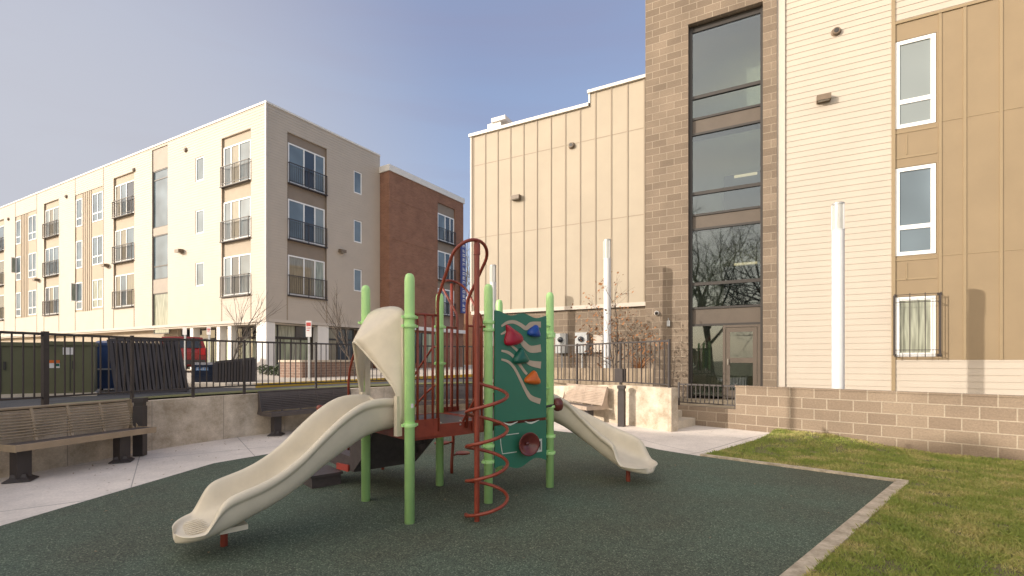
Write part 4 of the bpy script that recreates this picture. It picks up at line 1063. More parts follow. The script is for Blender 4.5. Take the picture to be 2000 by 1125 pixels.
# planter
pl=empty('brick_planter',(*G(590,738,pz),pz));tag(pl,'low brick planter with pale sunlit side by the storefront','planter')
o=pl.location;ua=Vector((-.882,.471));ub=Vector((.53,.848))
def ptf(a,b,z): q_=ua*a+ub*b;return (q_.x,q_.y,z)
mb=MB();mb.box(0,1.1,0,2.4,-.1,.5,tf=ptf);mb.build('wall',M['brick_brown'],pl)
mb=MB();mb.box(-.03,1.13,-.03,2.43,.503,.57,tf=ptf);mb.build('cap',M['conc_wall_pale'],pl)
def leaves(name,n,fn,size,m,parent):
    mb=MB()
    for i in range(n):
        c=Vector(fn());a=Vector((random.gauss(0,1),random.gauss(0,1),random.gauss(0,1))).normalized();b=a.orthogonal().normalized();c2=a.cross(b);s=size*random.uniform(.6,1.4)
        mb.face([c-b*s,c+c2*s*.5,c+b*s,c-c2*s*.5])
    return mb.build(name,m,parent,fix=False)
for px,py in ((520,722),(545,724),(700,718),(590+90,724)):
    x,y=G(px,py+10,pz);e=empty('shrub',(x,y,pz));
    tag(e,{520:'small dark shrub left of the corner column',545:'small dark shrub right of the corner column',700:'dark shrub behind the slide hood by the shopfront',680:'small shrub at the end of the brick planter'}[px],'shrub','small shrubs at the storefront')
    def fn():
        a=random.uniform(0,6.28);r=random.random()**.5*.4;return (math.cos(a)*r,math.sin(a)*r*.7,random.random()**.7*.45*(1-r))
    leaves('foliage',260,fn,.05,M['shrub'],e)
    mb=MB()
    for k in range(4): mb.tube([(0,0,-.05),(random.uniform(-.1,.1),random.uniform(-.1,.1),.25)],[.015,.006],5)
    mb.build('stems',M['bark'],e)

# ------------------------------------------------------------------ trees
def tree(name,x,y,z,height,r,label,seed=1,depth=5,group=None,leaf=None,spread=.6,lowest=.35,cat='tree',nleaf=0,lsize=.05):
    rnd=random.Random(seed);e=empty(name,(x,y,z));tag(e,label,cat,group)
    tr=MB();br=MB();tips=[]
    def grow(p,d,l,rad,lv,mbx):
        pts=[p];rs=[rad];q=p
        n=4
        for i in range(n):
            d=(d+Vector((rnd.gauss(0,.09),rnd.gauss(0,.09),rnd.gauss(0,.05)+.02))).normalized();q=q+d*l/n;pts.append(q);rs.append(rad*(1-.45*(i+1)/n))
        mbx.tube(pts,rs,6 if lv<2 else 4,cap=False)
        if lv>=depth: tips.append(q);return
        k=3 if lv else 7
        for i in range(k):
            t=rnd.uniform(lowest if lv==0 else .35,1);idx=min(n-1,int(t*n));pp=pts[idx].lerp(pts[idx+1],t*n-idx)
            a=rnd.uniform(0,6.28);side=d.orthogonal().normalized();side=Matrix.Rotation(a,3,d)@side
            nd=(d*(1-spread*.55)+side*spread+Vector((0,0,.12))).normalized()
            grow(pp,nd,l*rnd.uniform(.45,.72),rad*.45,lv+1,br)
        grow(pts[-1],d,l*.6,rad*.5,lv+1,br)
    grow(Vector((0,0,-.1)),Vector((0,0,1)),height*.62,r,0,tr)
    tr.build('trunk',M['bark'],e,fix=False,smooth=True);br.build('branches',M['bark'],e,fix=False,smooth=True)
    if nleaf:
        def fn():
            t=rnd.choice(tips);return (t.x+rnd.gauss(0,.07),t.y+rnd.gauss(0,.07),t.z+rnd.gauss(0,.07))
        leaves('foliage',nleaf,fn,lsize,leaf,e)
    return e
tree('bare_tree',(450-1000)/F*13.6,13.6,pz,2.2,.03,'thin leafless sapling behind the fence right of the navy bin',3,3,'leafless street trees',spread=.36)
tree('bare_tree',(690-1000)/F*19,19,pz,2.9,.035,'thin leafless tree behind the top of the slide hood',5,3,'leafless street trees',spread=.4)
tree('bare_tree',-6.4,66,.9,13,.3,'distant leafless tree in the gap between the buildings',6,4,'leafless street trees',spread=.8)
tree('small_tree',2.72,12.75,tz,2.6,.04,'small tree with dry reddish brown leaves beside the tower wall',8,4,leaf=M['brownleaf'],spread=.8,lowest=.25,nleaf=620,lsize=.045)
# dry strap leaves low by the tree: ornamental grass clump
def clump(x,y,z,label):
    e=empty('dry_grass_clump',(x,y,z));tag(e,label,'plant')
    mb=MB()
    for i in range(90):
        a=random.uniform(0,6.28);l=random.uniform(.4,.9);w=.008
        dx,dy=math.cos(a),math.sin(a);P=[Vector((dx*l*t*t*.5,dy*l*t*t*.5,l*t*(1.25-.5*t))) for t in (0,.35,.7,1)]
        sd=Vector((-dy,dx,0))*w
        for p,q_ in zip(P,P[1:]): mb.face([p-sd,p+sd,q_+sd,q_-sd])
    mb.build('leaves',M['brownleaf'],e,fix=False)
clump(3.35,12.5,1.0,'dry brown grass clump at the foot of the tower')
# trees and a building behind the camera (they are mirrored in the stair glass and throw the shade)
tree('large_bare_tree',-9.5,-9.5,0,11,.28,'tall leafless tree behind the camera mirrored in the stair window',11,5,'tall leafless trees behind the camera',spread=.75)
tree('large_bare_tree',-14,-13,0,12,.3,'second tall leafless tree behind the camera, farther off',12,5,'tall leafless trees behind the camera',spread=.75)
tree('large_bare_tree',-5.5,-13,0,10,.25,'third tall leafless tree behind the camera, right of the others',13,5,'tall leafless trees behind the camera',spread=.75)

# ------------------------------------------------------------------ playground structure
P1=Vector(G(800,1022));U=Vector((.748,.664)).normalized();V_=Vector((-U.y,U.x))
pg=empty('playground_structure',(P1.x,P1.y,0),math.atan2(U.y,U.x))
tag(pg,'green, maroon and beige play structure with two slides on the rubber surface','play structure')
S=.955;DZ=.9
def PL(px,py,t=0):       # pixel -> (s,z) on the vertical plane at local t
    O=P1+V_*t;r=(px-1000)/F;s=(r*O.y-O.x)/(U.x-r*U.y);Y=O.y+U.y*s;return s,H+(HZ-py)/F*Y
pp=[(0,0),(0,S),(S,S),(S,0),(2*S,0),(2*S,S)]
prj=.048
rings=[(1.95,1.865,.93),(1.95,1.08,.86),(1.95,1.5,.86),(1.95,1.87,.62,.45),(1.86,1.83,.62,.42,.98),(1.95,.86)]
for (x,y),rg in zip(pp,rings):
    mb=MB();mb.lathe((x,y,0),[(prj,-.02),(prj,2.30),(prj*.94,2.325),(prj*.75,2.35),(prj*.4,2.362),(0.0,2.366)],24)
    po=mb.build('post',M['green'],pg,smooth=True);po.data.polygons.foreach_set('use_smooth',[True]*len(po.data.polygons))
    for z in rg:
        mb=MB();mb.lathe((x,y,z),[(prj+.001,-.018),(prj+.016,-.016),(prj+.018,0),(prj+.016,.016),(prj+.001,.018)],24);mb.box(x-prj-.035,x-prj,y-.015,y+.015,z-.012,z+.012);mb.box(x+prj,x+prj+.035,y-.015,y+.015,z-.012,z+.012)
        mb.build('clamp',M['green'],po)
mb=MB();x,z=PL(799,792);mb.box(-.012,.012,-prj-.002,-prj+.002,z-.02,z+.02);st_=mb.build('sticker',M['sign_white'],pg)
# decks
for x0,x1 in ((0,S),(S,2*S)):
    mb=MB();mb.box(x0+.06,x1-.06,.06,S-.06,DZ-.03,DZ);dk=mb.build('deck',M['deck'],pg,bevel=.006)
    mb=MB()
    mb.box(x0+.05,x1-.05,.02,.05,DZ-.13,DZ+.003);mb.box(x0+.05,x1-.05,S-.05,S-.02,DZ-.13,DZ+.003)
    mb.box(x0+.02,x0+.05,.05,S-.05,DZ-.13,DZ+.003);mb.box(x1-.05,x1-.02,.05,S-.05,DZ-.13,DZ+.003)
    mb.build('deck_rim',M['red'],dk)
    mb=MB()
    for px,py in ((827,829),(861,826),(899,822),(899,829),(923,825)):
        s,z=PL(px,py,.02)
        if x0<=s<x1: mb.lathe((s,.02,z),[(.011,0),(.009,.006),(0,.009)],8,axis=(0,-1,0))
    if mb.v: mb.build('bolts',M['bolt'],dk)
# left front barrier
def tubes(name,paths,r,m=None,parent=None,n=10):
    mb=MB()
    for p in paths: mb.tube(p,r,n)
    return mb.build(name,m or M['red'],parent or pg,smooth=True)
zt=1.985
b=tubes('barrier',[[(0.04,0,zt),(.31,0,zt)],[(.085,0,DZ),(.085,0,zt)],[(.17,0,DZ),(.17,0,zt)],[(.255,0,DZ),(.255,0,zt)]],.0125)
mb=MB();mb.box(.05,.33,-.012,.012,DZ-.1,DZ+.07);mb.build('kick_plate',M['red'],b,bevel=.004)
# narrow round-topped barrier right of the opening
pth=[(.70,0,DZ-.08),(.70,0,1.0)]
b=tubes('barrier',[[(.755,0,DZ-.05),(.755,0,1.95)]+[(.755+.055*(1-math.cos(a)),0,1.95+.09*math.sin(a)) for a in (.4,.8,1.2,1.57,1.95,2.35,2.75)]+[(.865,0,1.95),(.865,0,DZ-.05)],[(.68,0,1.9),(S-.03,0,1.9)]],.0125)
mb=MB();mb.box(.74,.88,-.01,.01,DZ-.1,DZ+.05);mb.build('kick_plate',M['red'],b)
# loop handrail to the spiral pole
def loop(s0,s1,t0,z0,tp,zp,sgn,r_=.0165,nm='loop_handrail'):
    sm=(s0+s1)/2;hw=(s1-s0)/2;dv=Vector((0,tp-t0,zp-z0));Ld=dv.length;dv.normalize();rr=hw*1.12
    path=[(s0,t0,DZ-.06),(s0,t0,z0-.06),(s0-.002,t0+dv.y*.03,z0+.01)]
    c=Vector((sm,t0,z0))+dv*(Ld-rr)
    for k in range(0,19):
        a=math.pi*k/18;path.append(tuple(c+Vector((-math.cos(a)*rr,0,0))+dv*math.sin(a)*rr))
    path+=[(s1+.002,t0+dv.y*.03,z0+.01),(s1,t0,z0-.06),(s1,t0,DZ-.06)]
    return tubes(nm,[path],r_)
loop(.313,.67,0,2.17,-.40,2.685,-1)
# spiral climber
cs,ct=.505,-.385
mb=MB();mb.lathe((cs,ct,0),[(.026,-.02),(.026,2.64),(.026,2.685)],16);mb.lathe((cs,ct,2.55),[(.033,0),(.033,.1)],14);sp=mb.build('spiral_pole',M['red'],pg)
# coil centre: world offset right of the pole
cw_=Vector(((951-1000)/F*4.63,4.63));cl=(cw_-P1);ccs,cct=cl.dot(U),cl.dot(V_)
path=[];N_=120;turn=3.86;rad=.20
wx=Vector((1,0));ang0=math.atan2(Vector((-1,0)).dot(V_),Vector((-1,0)).dot(U))   # start at the camera-left side
for k in range(N_+1):
    a=ang0+2*math.pi*turn*k/N_;path.append((ccs+rad*math.cos(a),cct+rad*math.sin(a),.035+.332*turn*k/N_))
mb=MB();mb.tube(path,.0165,10);mb.lathe(path[0],[(.02,-.012),(.02,.02)],10,axis=(path[0][0]-path[2][0],path[0][1]-path[2][1],0));mb.build('spiral_rung',M['red'],sp,smooth=True)
for zz in (.50,.83,1.16):
    mb=MB(); mb.tube([(cs,ct,zz),((cs+ccs)/2,(ct+cct)/2+.06,zz+.02)],.013,8);mb.build('bracket',M['red'],sp)
mb=MB(); mb.tube([(cs,ct,1.2),(.6,-.03,DZ+.02)],.014,8);mb.build('bracket',M['red'],sp)
# rear climber with loop
loop(1.22,1.58,S,2.12,S+.42,2.62,1)
mb=MB();mb.tube([(1.42,S+.42,2.58),(1.42,S+.42,.75),(1.44,S+.43,.6),(1.46,S+.44,.45),(1.44,S+.43,.3),(1.42,S+.42,.15),(1.42,S+.42,-.02)],.022,10);rp=mb.build('climber_pole',M['red'],pg,smooth=True)
for zz,dx in ((.24,.17),(.42,-.17),(.62,.15)):
    mb=MB();mb.tube([(1.44,S+.43,zz),(1.44+dx*.6,S+.43,zz+.01)],.013,8);mb.lathe((1.44+dx,S+.43,zz),[(0,0),(.1,0),(.105,.015),(.09,.025),(0,.028)],14);mb.build('foot_pod',M['red'],rp)
b=tubes('barrier',[[(x,S,DZ),(x,S,1.95)] for x in (1.06,1.14,1.66,1.74,1.82)]+[[(1.0,S,1.95),(1.2,S,1.95)],[(1.6,S,1.95),(1.88,S,1.95)]],.0125)
mb=MB();mb.box(1.0,1.24,S-.01,S+.01,DZ-.1,DZ+.06);mb.box(1.57,1.87,S-.01,S+.01,DZ-.1,DZ+.06);mb.build('kick_plate',M['red'],b)
# side rails at the curved slide entrance
for y in (.08,.87):
    tubes('side_handrail',[[(2*S,y,DZ),(2*S,y,1.6),(2*S,y+(.05 if y<.5 else -.05),1.7)]],.0125)

# slides
def slide(center,rail_z,bed_z,hw,T,lip,name='slide',ribs=False):
    """center(t)->(pos2d,dir2d); T stations 0..1; lip length beyond the end"""
    secs=[]
    def section(p,d,zr,zbd,h,edge=1.0):
        n=Vector((-d.y,d.x));g=zr-zbd;out=[]
        half=[(0,zbd-.045),(h*.62,zbd-.045),(h-.055,zbd-.02+.1*g),(h-.03,zr-min(.12,g*.55)),(h-.034,zr-min(.085,g*.42)),(h-.006,zr-min(.075,g*.36)),(h+.004,zr-min(.04,g*.18)),(h-.012,zr-.004),(h-.04,zr),(h-.068,zr-.018*min(1,g*8)),(h-.088,zr-min(.09,g*.5)),(h-.11,zbd+g*.18),(h-.15,zbd+g*.05),(h*.4,zbd),(0,zbd)]
        seq=[(w,z) for w,z in half]
        ring=[(w,z) for w,z in half]+[(-w,z) for w,z in half[::-1][1:-1]]
        return [(p.x+n.x*w,p.y+n.y*w,z) for w,z in ring]
    for t in T:
        p,d=center(t);secs.append(section(Vector(p),Vector(d),rail_z(t),bed_z(t),hw))
    p,d=center(1.0);p=Vector(p);d=Vector(d).normalized();z0=bed_z(1.0);g0=rail_z(1.0)-z0
    K=12
    for k in range(1,K+1):
        ph=R(81)*k/K;x=math.sin(ph)/math.sin(R(81));h=max(.135,hw*math.cos(ph)**.72);g=max(.040,g0*(1-ss(0,.3,x)))
        secs.append(section(p+d*lip*x,d,z0-.035*x+g,z0-.035*x,h))
    mb=MB();n=len(secs[0])
    for a in secs: mb.v+=a
    for i in range(len(secs)-1):
        for j in range(n):
            j2=(j+1)%n;mb.f.append((i*n+j,i*n+j2,(i+1)*n+j2,(i+1)*n+j));mb.uv.append([(0,0)]*4);mb.m.append(0)
    mb.f.append(tuple(range(n))[::-1]);mb.uv.append([(0,0)]*n);mb.m.append(0)
    q=len(secs)-1;mb.f.append(tuple(q*n+j for j in range(n)));mb.uv.append([(0,0)]*n);mb.m.append(0)
    o=mb.build(name,M['slide'],pg,smooth=True,subsurf=1)
    return o,p,d,z0
def interp(tab):
    def f(x):
        if x<=tab[0][0]:return tab[0][1]
        for i in range(len(tab)-1):
            a,b=tab[i],tab[i+1]
            if x<=b[0]:
                p0=tab[max(0,i-1)];p3=tab[min(len(tab)-1,i+2)];t=(x-a[0])/(b[0]-a[0])
                m1=(b[1]-p0[1])/(b[0]-p0[0])*(b[0]-a[0]);m2=(p3[1]-a[1])/(p3[0]-a[0])*(b[0]-a[0])
                return (2*t**3-3*t*t+1)*a[1]+(t**3-2*t*t+t)*m1+(-2*t**3+3*t*t)*b[1]+(t**3-t*t)*m2
        return tab[-1][1]
    return f
RZ1=interp([(0,1.17),(.17,1.185),(.37,1.157),(.56,1.05),(.74,.9),(.9,.75),(1.07,.63),(1.22,.56),(1.37,.515),(1.46,.485),(1.52,.43),(1.56,.34)])
BZ1=interp([(0,.9),(.12,.895),(.3,.85),(.47,.76),(.74,.60),(.91,.48),(1.1,.375),(1.33,.285),(1.5,.225),(1.56,.214)])
L1=1.56;ctl=.51
T=[i/34 for i in range(35)]
s1_,p_,d_,z_=slide(lambda t:((-t*L1,ctl),(-1,0)),lambda t:RZ1(t*L1),lambda t:BZ1(t*L1),.355,T,.215)
# ribs on the exit
for k in range(9):
    y=ctl-.2+.05*k;x1=-L1-.02-.10*math.sqrt(max(0,1-((y-ctl)/.3)**2))
    mb=MB();mb.tube([(-L1+.02,y,z_+.0),(-L1-.03,y,z_),(x1-.03,y,z_-.012)],[.003,.008,.004],6);mb.build('anti_slip_rib',M['slide'],s1_,smooth=True)
mb=MB();mb.lathe((-1.43,ctl+.02,0),[(.028,-.02),(.028,.22)],12);mb.build('slide_foot',M['red'],pg)
mb=MB();mb.box(-1.5,-1.3,ctl-.2,ctl+.06,.17,.21);mb.build('foot_bracket',M['slide'],s1_,bevel=.015)
# curved slide
RC=.96;cx,cy=2*S,S/2-RC
def cen2(t):
    a=R(90)-R(92)*t;return ((cx+RC*math.cos(a),cy+RC*math.sin(a)),(math.sin(a),-math.cos(a)))
RZ2=interp([(0,1.16),(.15,1.14),(.37,1.03),(.54,.85),(.77,.63),(.92,.53),(.98,.46),(1.0,.36)])
BZ2=interp([(0,.9),(.15,.86),(.37,.72),(.54,.56),(.77,.36),(.92,.27),(1.0,.235)])
s2_,p_,d_,z_=slide(cen2,RZ2,BZ2,.335,T,.27)
q_=cen2(.97)[0];mb=MB();mb.lathe((q_[0]-.02,q_[1],0),[(.028,-.02),(.028,.22)],12);mb.build('slide_foot',M['red'],pg)
# side frames where the straight slide meets the posts
mb=MB()
for y in (.11,.875):
    mb.box(-.09,-.035,y-.03,y+.03,DZ-.08,DZ+.3)
mb.build('slide_flange',M['slide'],s1_,bevel=.018)
# hood
def hood():
    nS,nL=29,9;mb=MB();hw=.405;c0=ctl
    def backc(u):   # u in -1..1
        a=abs(u);sg=1 if u>0 else -1
        if a>.42:
            t=(1-a)/.58;return (0,c0+sg*hw,.94+1.06*t)
        t=(.42-a)/.42;return (0,c0+sg*hw*math.cos(t*math.pi/2)**.9,2.0+.08*math.sin(t*math.pi/2))
    def frontc(u):
        a=abs(u);sg=1 if u>0 else -1
        t=min(1,(1-a)/.75) ;
        L=-.07-.03*t-.22*ss(.0,1,(t-.25)/.75)
        y=c0+sg*hw*(1-.93*ss(.28,1.0,t))*(1 if t<.999 else 0 if a<.25*.2 else .6*a/.25*.5)
        z=.94+ (.28*min(1,t/.3)) + (.50*ss(.2,1,t))
        return (L,y,z)
    rows=[]
    for i in range(nS):
        u=-1+2*i/(nS-1);A=Vector(backc(u));B=Vector(frontc(u));row=[]
        mid=(A+B)/2+Vector((0,(A.y-c0)*.10,.0));lift=-.005*(1-abs(u))**.8
        mid.z+=lift
        for j in range(nL):
            t=j/(nL-1);p=A*(1-t)**2+mid*2*t*(1-t)+B*t*t;row.append(p)
        rows.append(row)
    b=len(mb.v)
    for r_ in rows: mb.v+=[tuple(p) for p in r_]
    for i in range(nS-1):
        for j in range(nL-1):
            mb.f.append((b+i*nL+j,b+i*nL+j+1,b+(i+1)*nL+j+1,b+(i+1)*nL+j));mb.uv.append([(0,0)]*4);mb.m.append(0)
    o=mb.build('slide_hood',M['slide'],pg,smooth=True)
    so=o.modifiers.new('solid','SOLIDIFY');so.thickness=.022;so.offset=0
    # rolled front edge
    mb=MB();mb.tube([tuple(r_[-1]) for r_ in rows],.014,8);mb.build('hood_edge',M['slide'],o,smooth=True)
    mb=MB()
    for y in (c0-hw-.01,c0+hw+.01): mb.box(-.03,.03,y-.02,y+.02,.93,1.97)
    mb.build('hood_flange',M['slide'],o,bevel=.012)
    mb=MB()
    for y in (c0-hw-.035,):
        for z in (1.0,1.3,1.6,1.88): mb.lathe((0.005,y+.004,z),[(.011,0),(.009,.006),(0,.009)],8,axis=(0,-1,0))
    mb.build('hood_bolts',M['bolt'],o)
hood()

# climbing panel
pt=-.045
def PP(px,py): return PL(px,py,pt)
sA,sB=PP(966,700)[0],PP(1066,700)[0]
ztop,zmid,zbot=PP(1010,612)[1],.865,PP(1015,905)[1]
poly=[(sA,zmid),(sB,zmid)]
n=24
for i in range(n+1):
    t=i/n;s=sB+(sA-sB)*t;poly.append((s,ztop-.02+.02*math.sin((1-t)*math.pi*4+1.2)+.012*(t)))
mb=MB();mb.prism(poly,pt-.01,pt+.01);cp=mb.build('climbing_panel',M['panel'],pg)
# lower panel with wavy foot
poly=[(sB,zmid-.035),(sA,zmid-.035)]
for i in range(n+1):
    t=i/n;s=sA+(sB-sA)*t;poly.append((s,zbot-.02+.035*math.sin(t*math.pi*3+.6)+.02*t))
mb=MB();mb.prism(poly,pt-.01,pt+.01);lp=mb.build('play_panel',M['panel'],pg)
def ribbon(path,ws,name,m,parent,off=.0035):
    mb=MB();P=[Vector(PP(*p)) for p in path];sm=[]
    for i in range(len(P)-1):
        p0=P[max(0,i-1)];p1=P[i];p2=P[i+1];p3=P[min(len(P)-1,i+2)]
        for k in range(5):
            t=k/5;sm.append((.5*((2*p1)+(p2-p0)*t+(2*p0-5*p1+4*p2-p3)*t*t+(3*p1-p0-3*p2+p3)*t**3),ws[i]+(ws[i+1]-ws[i])*t))
    sm.append((P[-1],ws[-1]))
    L_=[];R_=[]
    for i,(p,w) in enumerate(sm):
        a=sm[max(0,i-1)][0];b=sm[min(len(sm)-1,i+1)][0];d=(b-a).normalized();nn=Vector((-d.y,d.x))*w/2
        L_.append(p+nn);R_.append(p-nn)
    y=pt-.01-off
    for i in range(len(sm)-1):
        mb.face([(L_[i].x,y,L_[i].y),(L_[i+1].x,y,L_[i+1].y),(R_[i+1].x,y,R_[i+1].y),(R_[i].x,y,R_[i].y)])
    for A_ in (L_,R_):
        for i in range(len(sm)-1): mb.face([(A_[i].x,y,A_[i].y),(A_[i+1].x,y,A_[i+1].y),(A_[i+1].x,pt-.009,A_[i+1].y),(A_[i].x,pt-.009,A_[i].y)])
    for i in (0,-1): mb.face([(L_[i].x,y,L_[i].y),(R_[i].x,y,R_[i].y),(R_[i].x,pt-.009,R_[i].y),(L_[i].x,pt-.009,L_[i].y)])
    return mb.build(name,m,parent)
tn=M['panel_tan']
ribbon([(978,637),(990,630),(1003,629),(1016,635),(1026,641),(1036,634),(1055,634)],[.02,.035,.04,.045,.05,.06,.07],'wave_stripe',tn,cp)
ribbon([(1012,660),(1022,672),(1035,682),(1055,680)],[.04,.07,.08,.09],'wave_stripe',tn,cp)
ribbon([(996,674),(1006,682),(1014,690),(1024,700),(1034,709),(1055,713)],[.02,.03,.035,.045,.06,.085],'wave_stripe',tn,cp)
ribbon([(978,685),(990,688),(1000,695),(1012,710),(1022,724),(1028,731)],[.02,.032,.035,.035,.035,.03],'wave_stripe',tn,cp)
ribbon([(978,702),(992,707),(1004,720),(1016,743),(1026,763),(1036,777),(1054,784)],[.02,.03,.035,.038,.045,.06,.065],'wave_stripe',tn,cp)
ribbon([(977,653),(983,650),(987,647)],[.015,.025,.02],'wave_stripe',tn,cp)
wh=M['panel_white']
for a in (((982,821),(995,825),(1010,819)),((1024,819),(1036,822),(1052,816))): ribbon([(x,y+4) for x,y in a],[.004,.022,.004],'wave_stripe',wh,lp)
ribbon([(1012,846),(990,849),(976,852)],[.008]*3,'engraved_line',wh,lp)
ribbon([(976,852),(977,868),(980,886)],[.008]*3,'engraved_line',wh,lp)
ribbon([(980,886),(995,884),(1008,882)],[.008]*3,'engraved_line',wh,lp)
# small counting plate, two dark bars joined like the letter it shows
s,z=PP(1051,870);y=pt-.014
mb=MB();mb.box(s-.05,s+.05,y,y+.004,z-.075,z+.075);cpz=mb.build('letter_plate',M['panel_white'],lp)
mb=MB();mb.box(s-.025,s-.01,y-.003,y,z-.05,z+.05);mb.box(s+.01,s+.025,y-.003,y,z-.05,z+.05);mb.box(s-.01,s+.01,y-.003,y,z-.01,z+.01);mb.build('letter_mark',M['dark_frame'],cpz)
# holds: rounded cone-like grips
def hold(px,py,wpx,hpx,m,lab,tilt=0,pk=-.2):
    s,z=PP(px,py);Y=5.5;w=wpx/F*Y/.75;h=hpx/F*Y
    prof=[(-.5,-.38),(-.47,-.1),(-.33,.12),(-.22+pk*.2,.28),(pk*.6-.06,.5),(pk*.6+.05,.5),(.0+pk*.3+.16,.26),(.32,.12),(.47,-.08),(.5,-.25),(.3,-.36),(0,-.42),(-.25,-.42)]
    ca,sa=math.cos(tilt),math.sin(tilt);mb=MB();n=len(prof);rings=[]
    lay=[(1,0),(1.0,.35),(.86,.75),(.55,1.0),(.2,1.06)]
    cxm,czm=.0,-.1
    for sc,dp in lay:
        base=len(mb.v);rings.append(base)
        for a,b in prof:
            a2=cxm+(a-cxm)*sc;b2=czm+(b-czm)*sc-.05*dp;x=(a2*ca-b2*sa)*w;zz=(a2*sa+b2*ca)*h
            mb.v.append((s+x,pt-.01-dp*.07,z+zz))
    for i in range(len(lay)-1):
        for j in range(n):
            j2=(j+1)%n;mb.f.append((rings[i]+j,rings[i]+j2,rings[i+1]+j2,rings[i+1]+j));mb.uv.append([(0,0)]*4);mb.m.append(0)
    mb.f.append(tuple(rings[-1]+j for j in range(n)));mb.uv.append([(0,0)]*n);mb.m.append(0)
    o=mb.build('climbing_hold',m,cp,smooth=True,subsurf=1);o['label']=lab
hold(1000,655,36,44,M['hold_red'],'large crimson climbing hold',.12,-.45)
hold(1041,647,25,28,M['hold_blue'],'blue climbing hold',-.25,.1)
hold(1015,696,31,34,M['hold_green'],'dark green climbing hold',-.05,.0)
hold(1039,738,32,30,M['hold_orange'],'orange climbing hold',-.3,-.1)
# horn on the lower panel and bubble beside post
s,z=PP(1025,865)
mb=MB();mb.lathe((s,pt-.01,z),[(.03,0),(.04,.02),(.125,.085),(.135,.095),(.125,.098),(.1,.075),(.035,.035),(.0,.03)],28,axis=(-.25,-1,0));mb.build('listening_horn',M['horn'],lp,smooth=True)
mb=MB();mb.lathe((s-.01,pt-.045,z),[(0,0),(.02,0),(.02,.02),(0,.028)],12,axis=(-.25,-1,0));mb.build('horn_knob',M['horn'],lp)
bs=2*S+.10;mb=MB();mb.lathe((bs,-.03,1.0),[(0.001,-.07),(.05,-.062),(.078,-.03),(.085,0),(.078,.04),(.05,.06),(0.001,.07)],20,axis=(.9,-.5,.1));mb.build('bubble_knob',M['horn'],pg,smooth=True)
mb=MB();mb.tube([(2*S-.12,-.05,.99),(bs,-.04,1.0)],.016,8);mb.build('knob_axle',M['dark_frame'],pg)
tubes('panel_rail',[[(S+.03,pt+.02,ztop-.12),(2*S-.03,pt+.02,ztop-.12)]],.012,M['green'])
for z in (1.2,.45): tubes('panel_rail',[[(S+.03,pt+.03,z),(2*S-.03,pt+.03,z)]],.012,M['green'])

# transfer stairs behind the first deck
tr_=[]
for k,(t0,z) in enumerate(((.97,.76),(1.15,.62),(1.33,.48))):
    mb=MB();mb.box(.08,S-.1,t0,t0+.24,z-.035,z);mb.box(.08,S-.1,t0,t0+.02,z-.12,z-.035);mb.build('stair_tread',M['deck'],pg,bevel=.006)
for x in (.06,S-.08):
    mb=MB();mb.prism([(.97,.86),(1.5,.50),(1.5,.26),(1.4,.24),(.97,.58)],x-.01,x+.01,tf=lambda a,y_,z:(y_,a,z));mb.build('stringer',M['deck'],pg)
mb=MB();mb.box(.1,S-.1,1.505,2.3,.33,.37);mb.box(.1,S-.1,1.505,1.535,.2,.33);mb.box(.1,.13,1.535,2.3,.2,.33);mb.build('transfer_platform',M['deck'],pg,bevel=.006)
for x,y in ((.82,2.2),(.2,2.2)):
    mb=MB();mb.lathe((x,y,0),[(.022,-.02),(.022,.33)],10);mb.build('platform_leg',M['red'],pg)
mb=MB();mb.box(-.28,.07,1.82,2.28,.0,.13);mb.box(-.3,.09,1.8,2.3,.131,.16);mb.build('transfer_step',M['deck'],pg,bevel=.008)
mb=MB();mb.prism([(1.62,.19),(1.98,.165),(1.98,.24),(1.62,.27)],.075,.095,tf=lambda a,y_,z:(y_,a,z));mb.build('step_side_plate',M['red_bright'],pg)
for x in (-.02,S+.02):
    if x>0: pth=[(x,.98,1.72),(x,1.15,1.70),(x,1.4,1.5),(x,1.75,1.22),(x,1.95,1.12),(x,2.02,1.05),(x,2.04,.9),(x,2.04,.3)];lo2=[(x,.98,1.28),(x,1.3,1.12),(x,1.7,.85),(x,2.04,.7)]
    else: pth=[(x,.98,1.73),(x,1.12,1.69),(x,1.24,1.58),(x,1.33,1.44),(x,1.37,1.3),(x,1.37,.5)];lo2=[(x,.98,1.2),(x,1.37,1.0)]
    tubes('stair_handrail',[pth,lo2],.014)
mb=MB();mb.tube([(-.14,1.95,.3),(-.14,1.95,.9)],.014,8);mb.lathe((-.14,1.95,.95),[(0.001,-.04),(.035,-.03),(.045,0),(.035,.03),(0.001,.04)],12);mb.build('grab_knob',M['red'],pg,smooth=True)

# ------------------------------------------------------------------ off-frame things that throw the shade
t2=Vector((.94,.342)).normalized();el=R(18.5)
P0=Vector((3.95,9.1));ed=Vector((.935,-.355)).normalized();D=30
hgt=D*math.tan(el)
ob=P0-t2*D
cb=empty('shade_building',(ob.x-15*ed.x,ob.y-15*ed.y,0),math.atan2(ed.y,ed.x));tag(cb,'long plain brick block added unseen behind the camera to shade the court','building')  # unseen building, added and sized to throw shade over the play court
mb=MB();mb.box(-23,19,-8,0,-.35,hgt);mb.build('wall',M['brick'],cb)
mb=MB();mb.box(-23.1,19.1,-8.1,.0,hgt+.002,hgt+.12);mb.build('cornice',M['roof_metal'],cb)
for i in range(10):
    for j in range(2):
        mb=MB();mb.box(-21+i*4,-19+i*4,.002,.04,1.6+j*4,4+j*4);w_=mb.build('window',M['pane_sky'],cb)
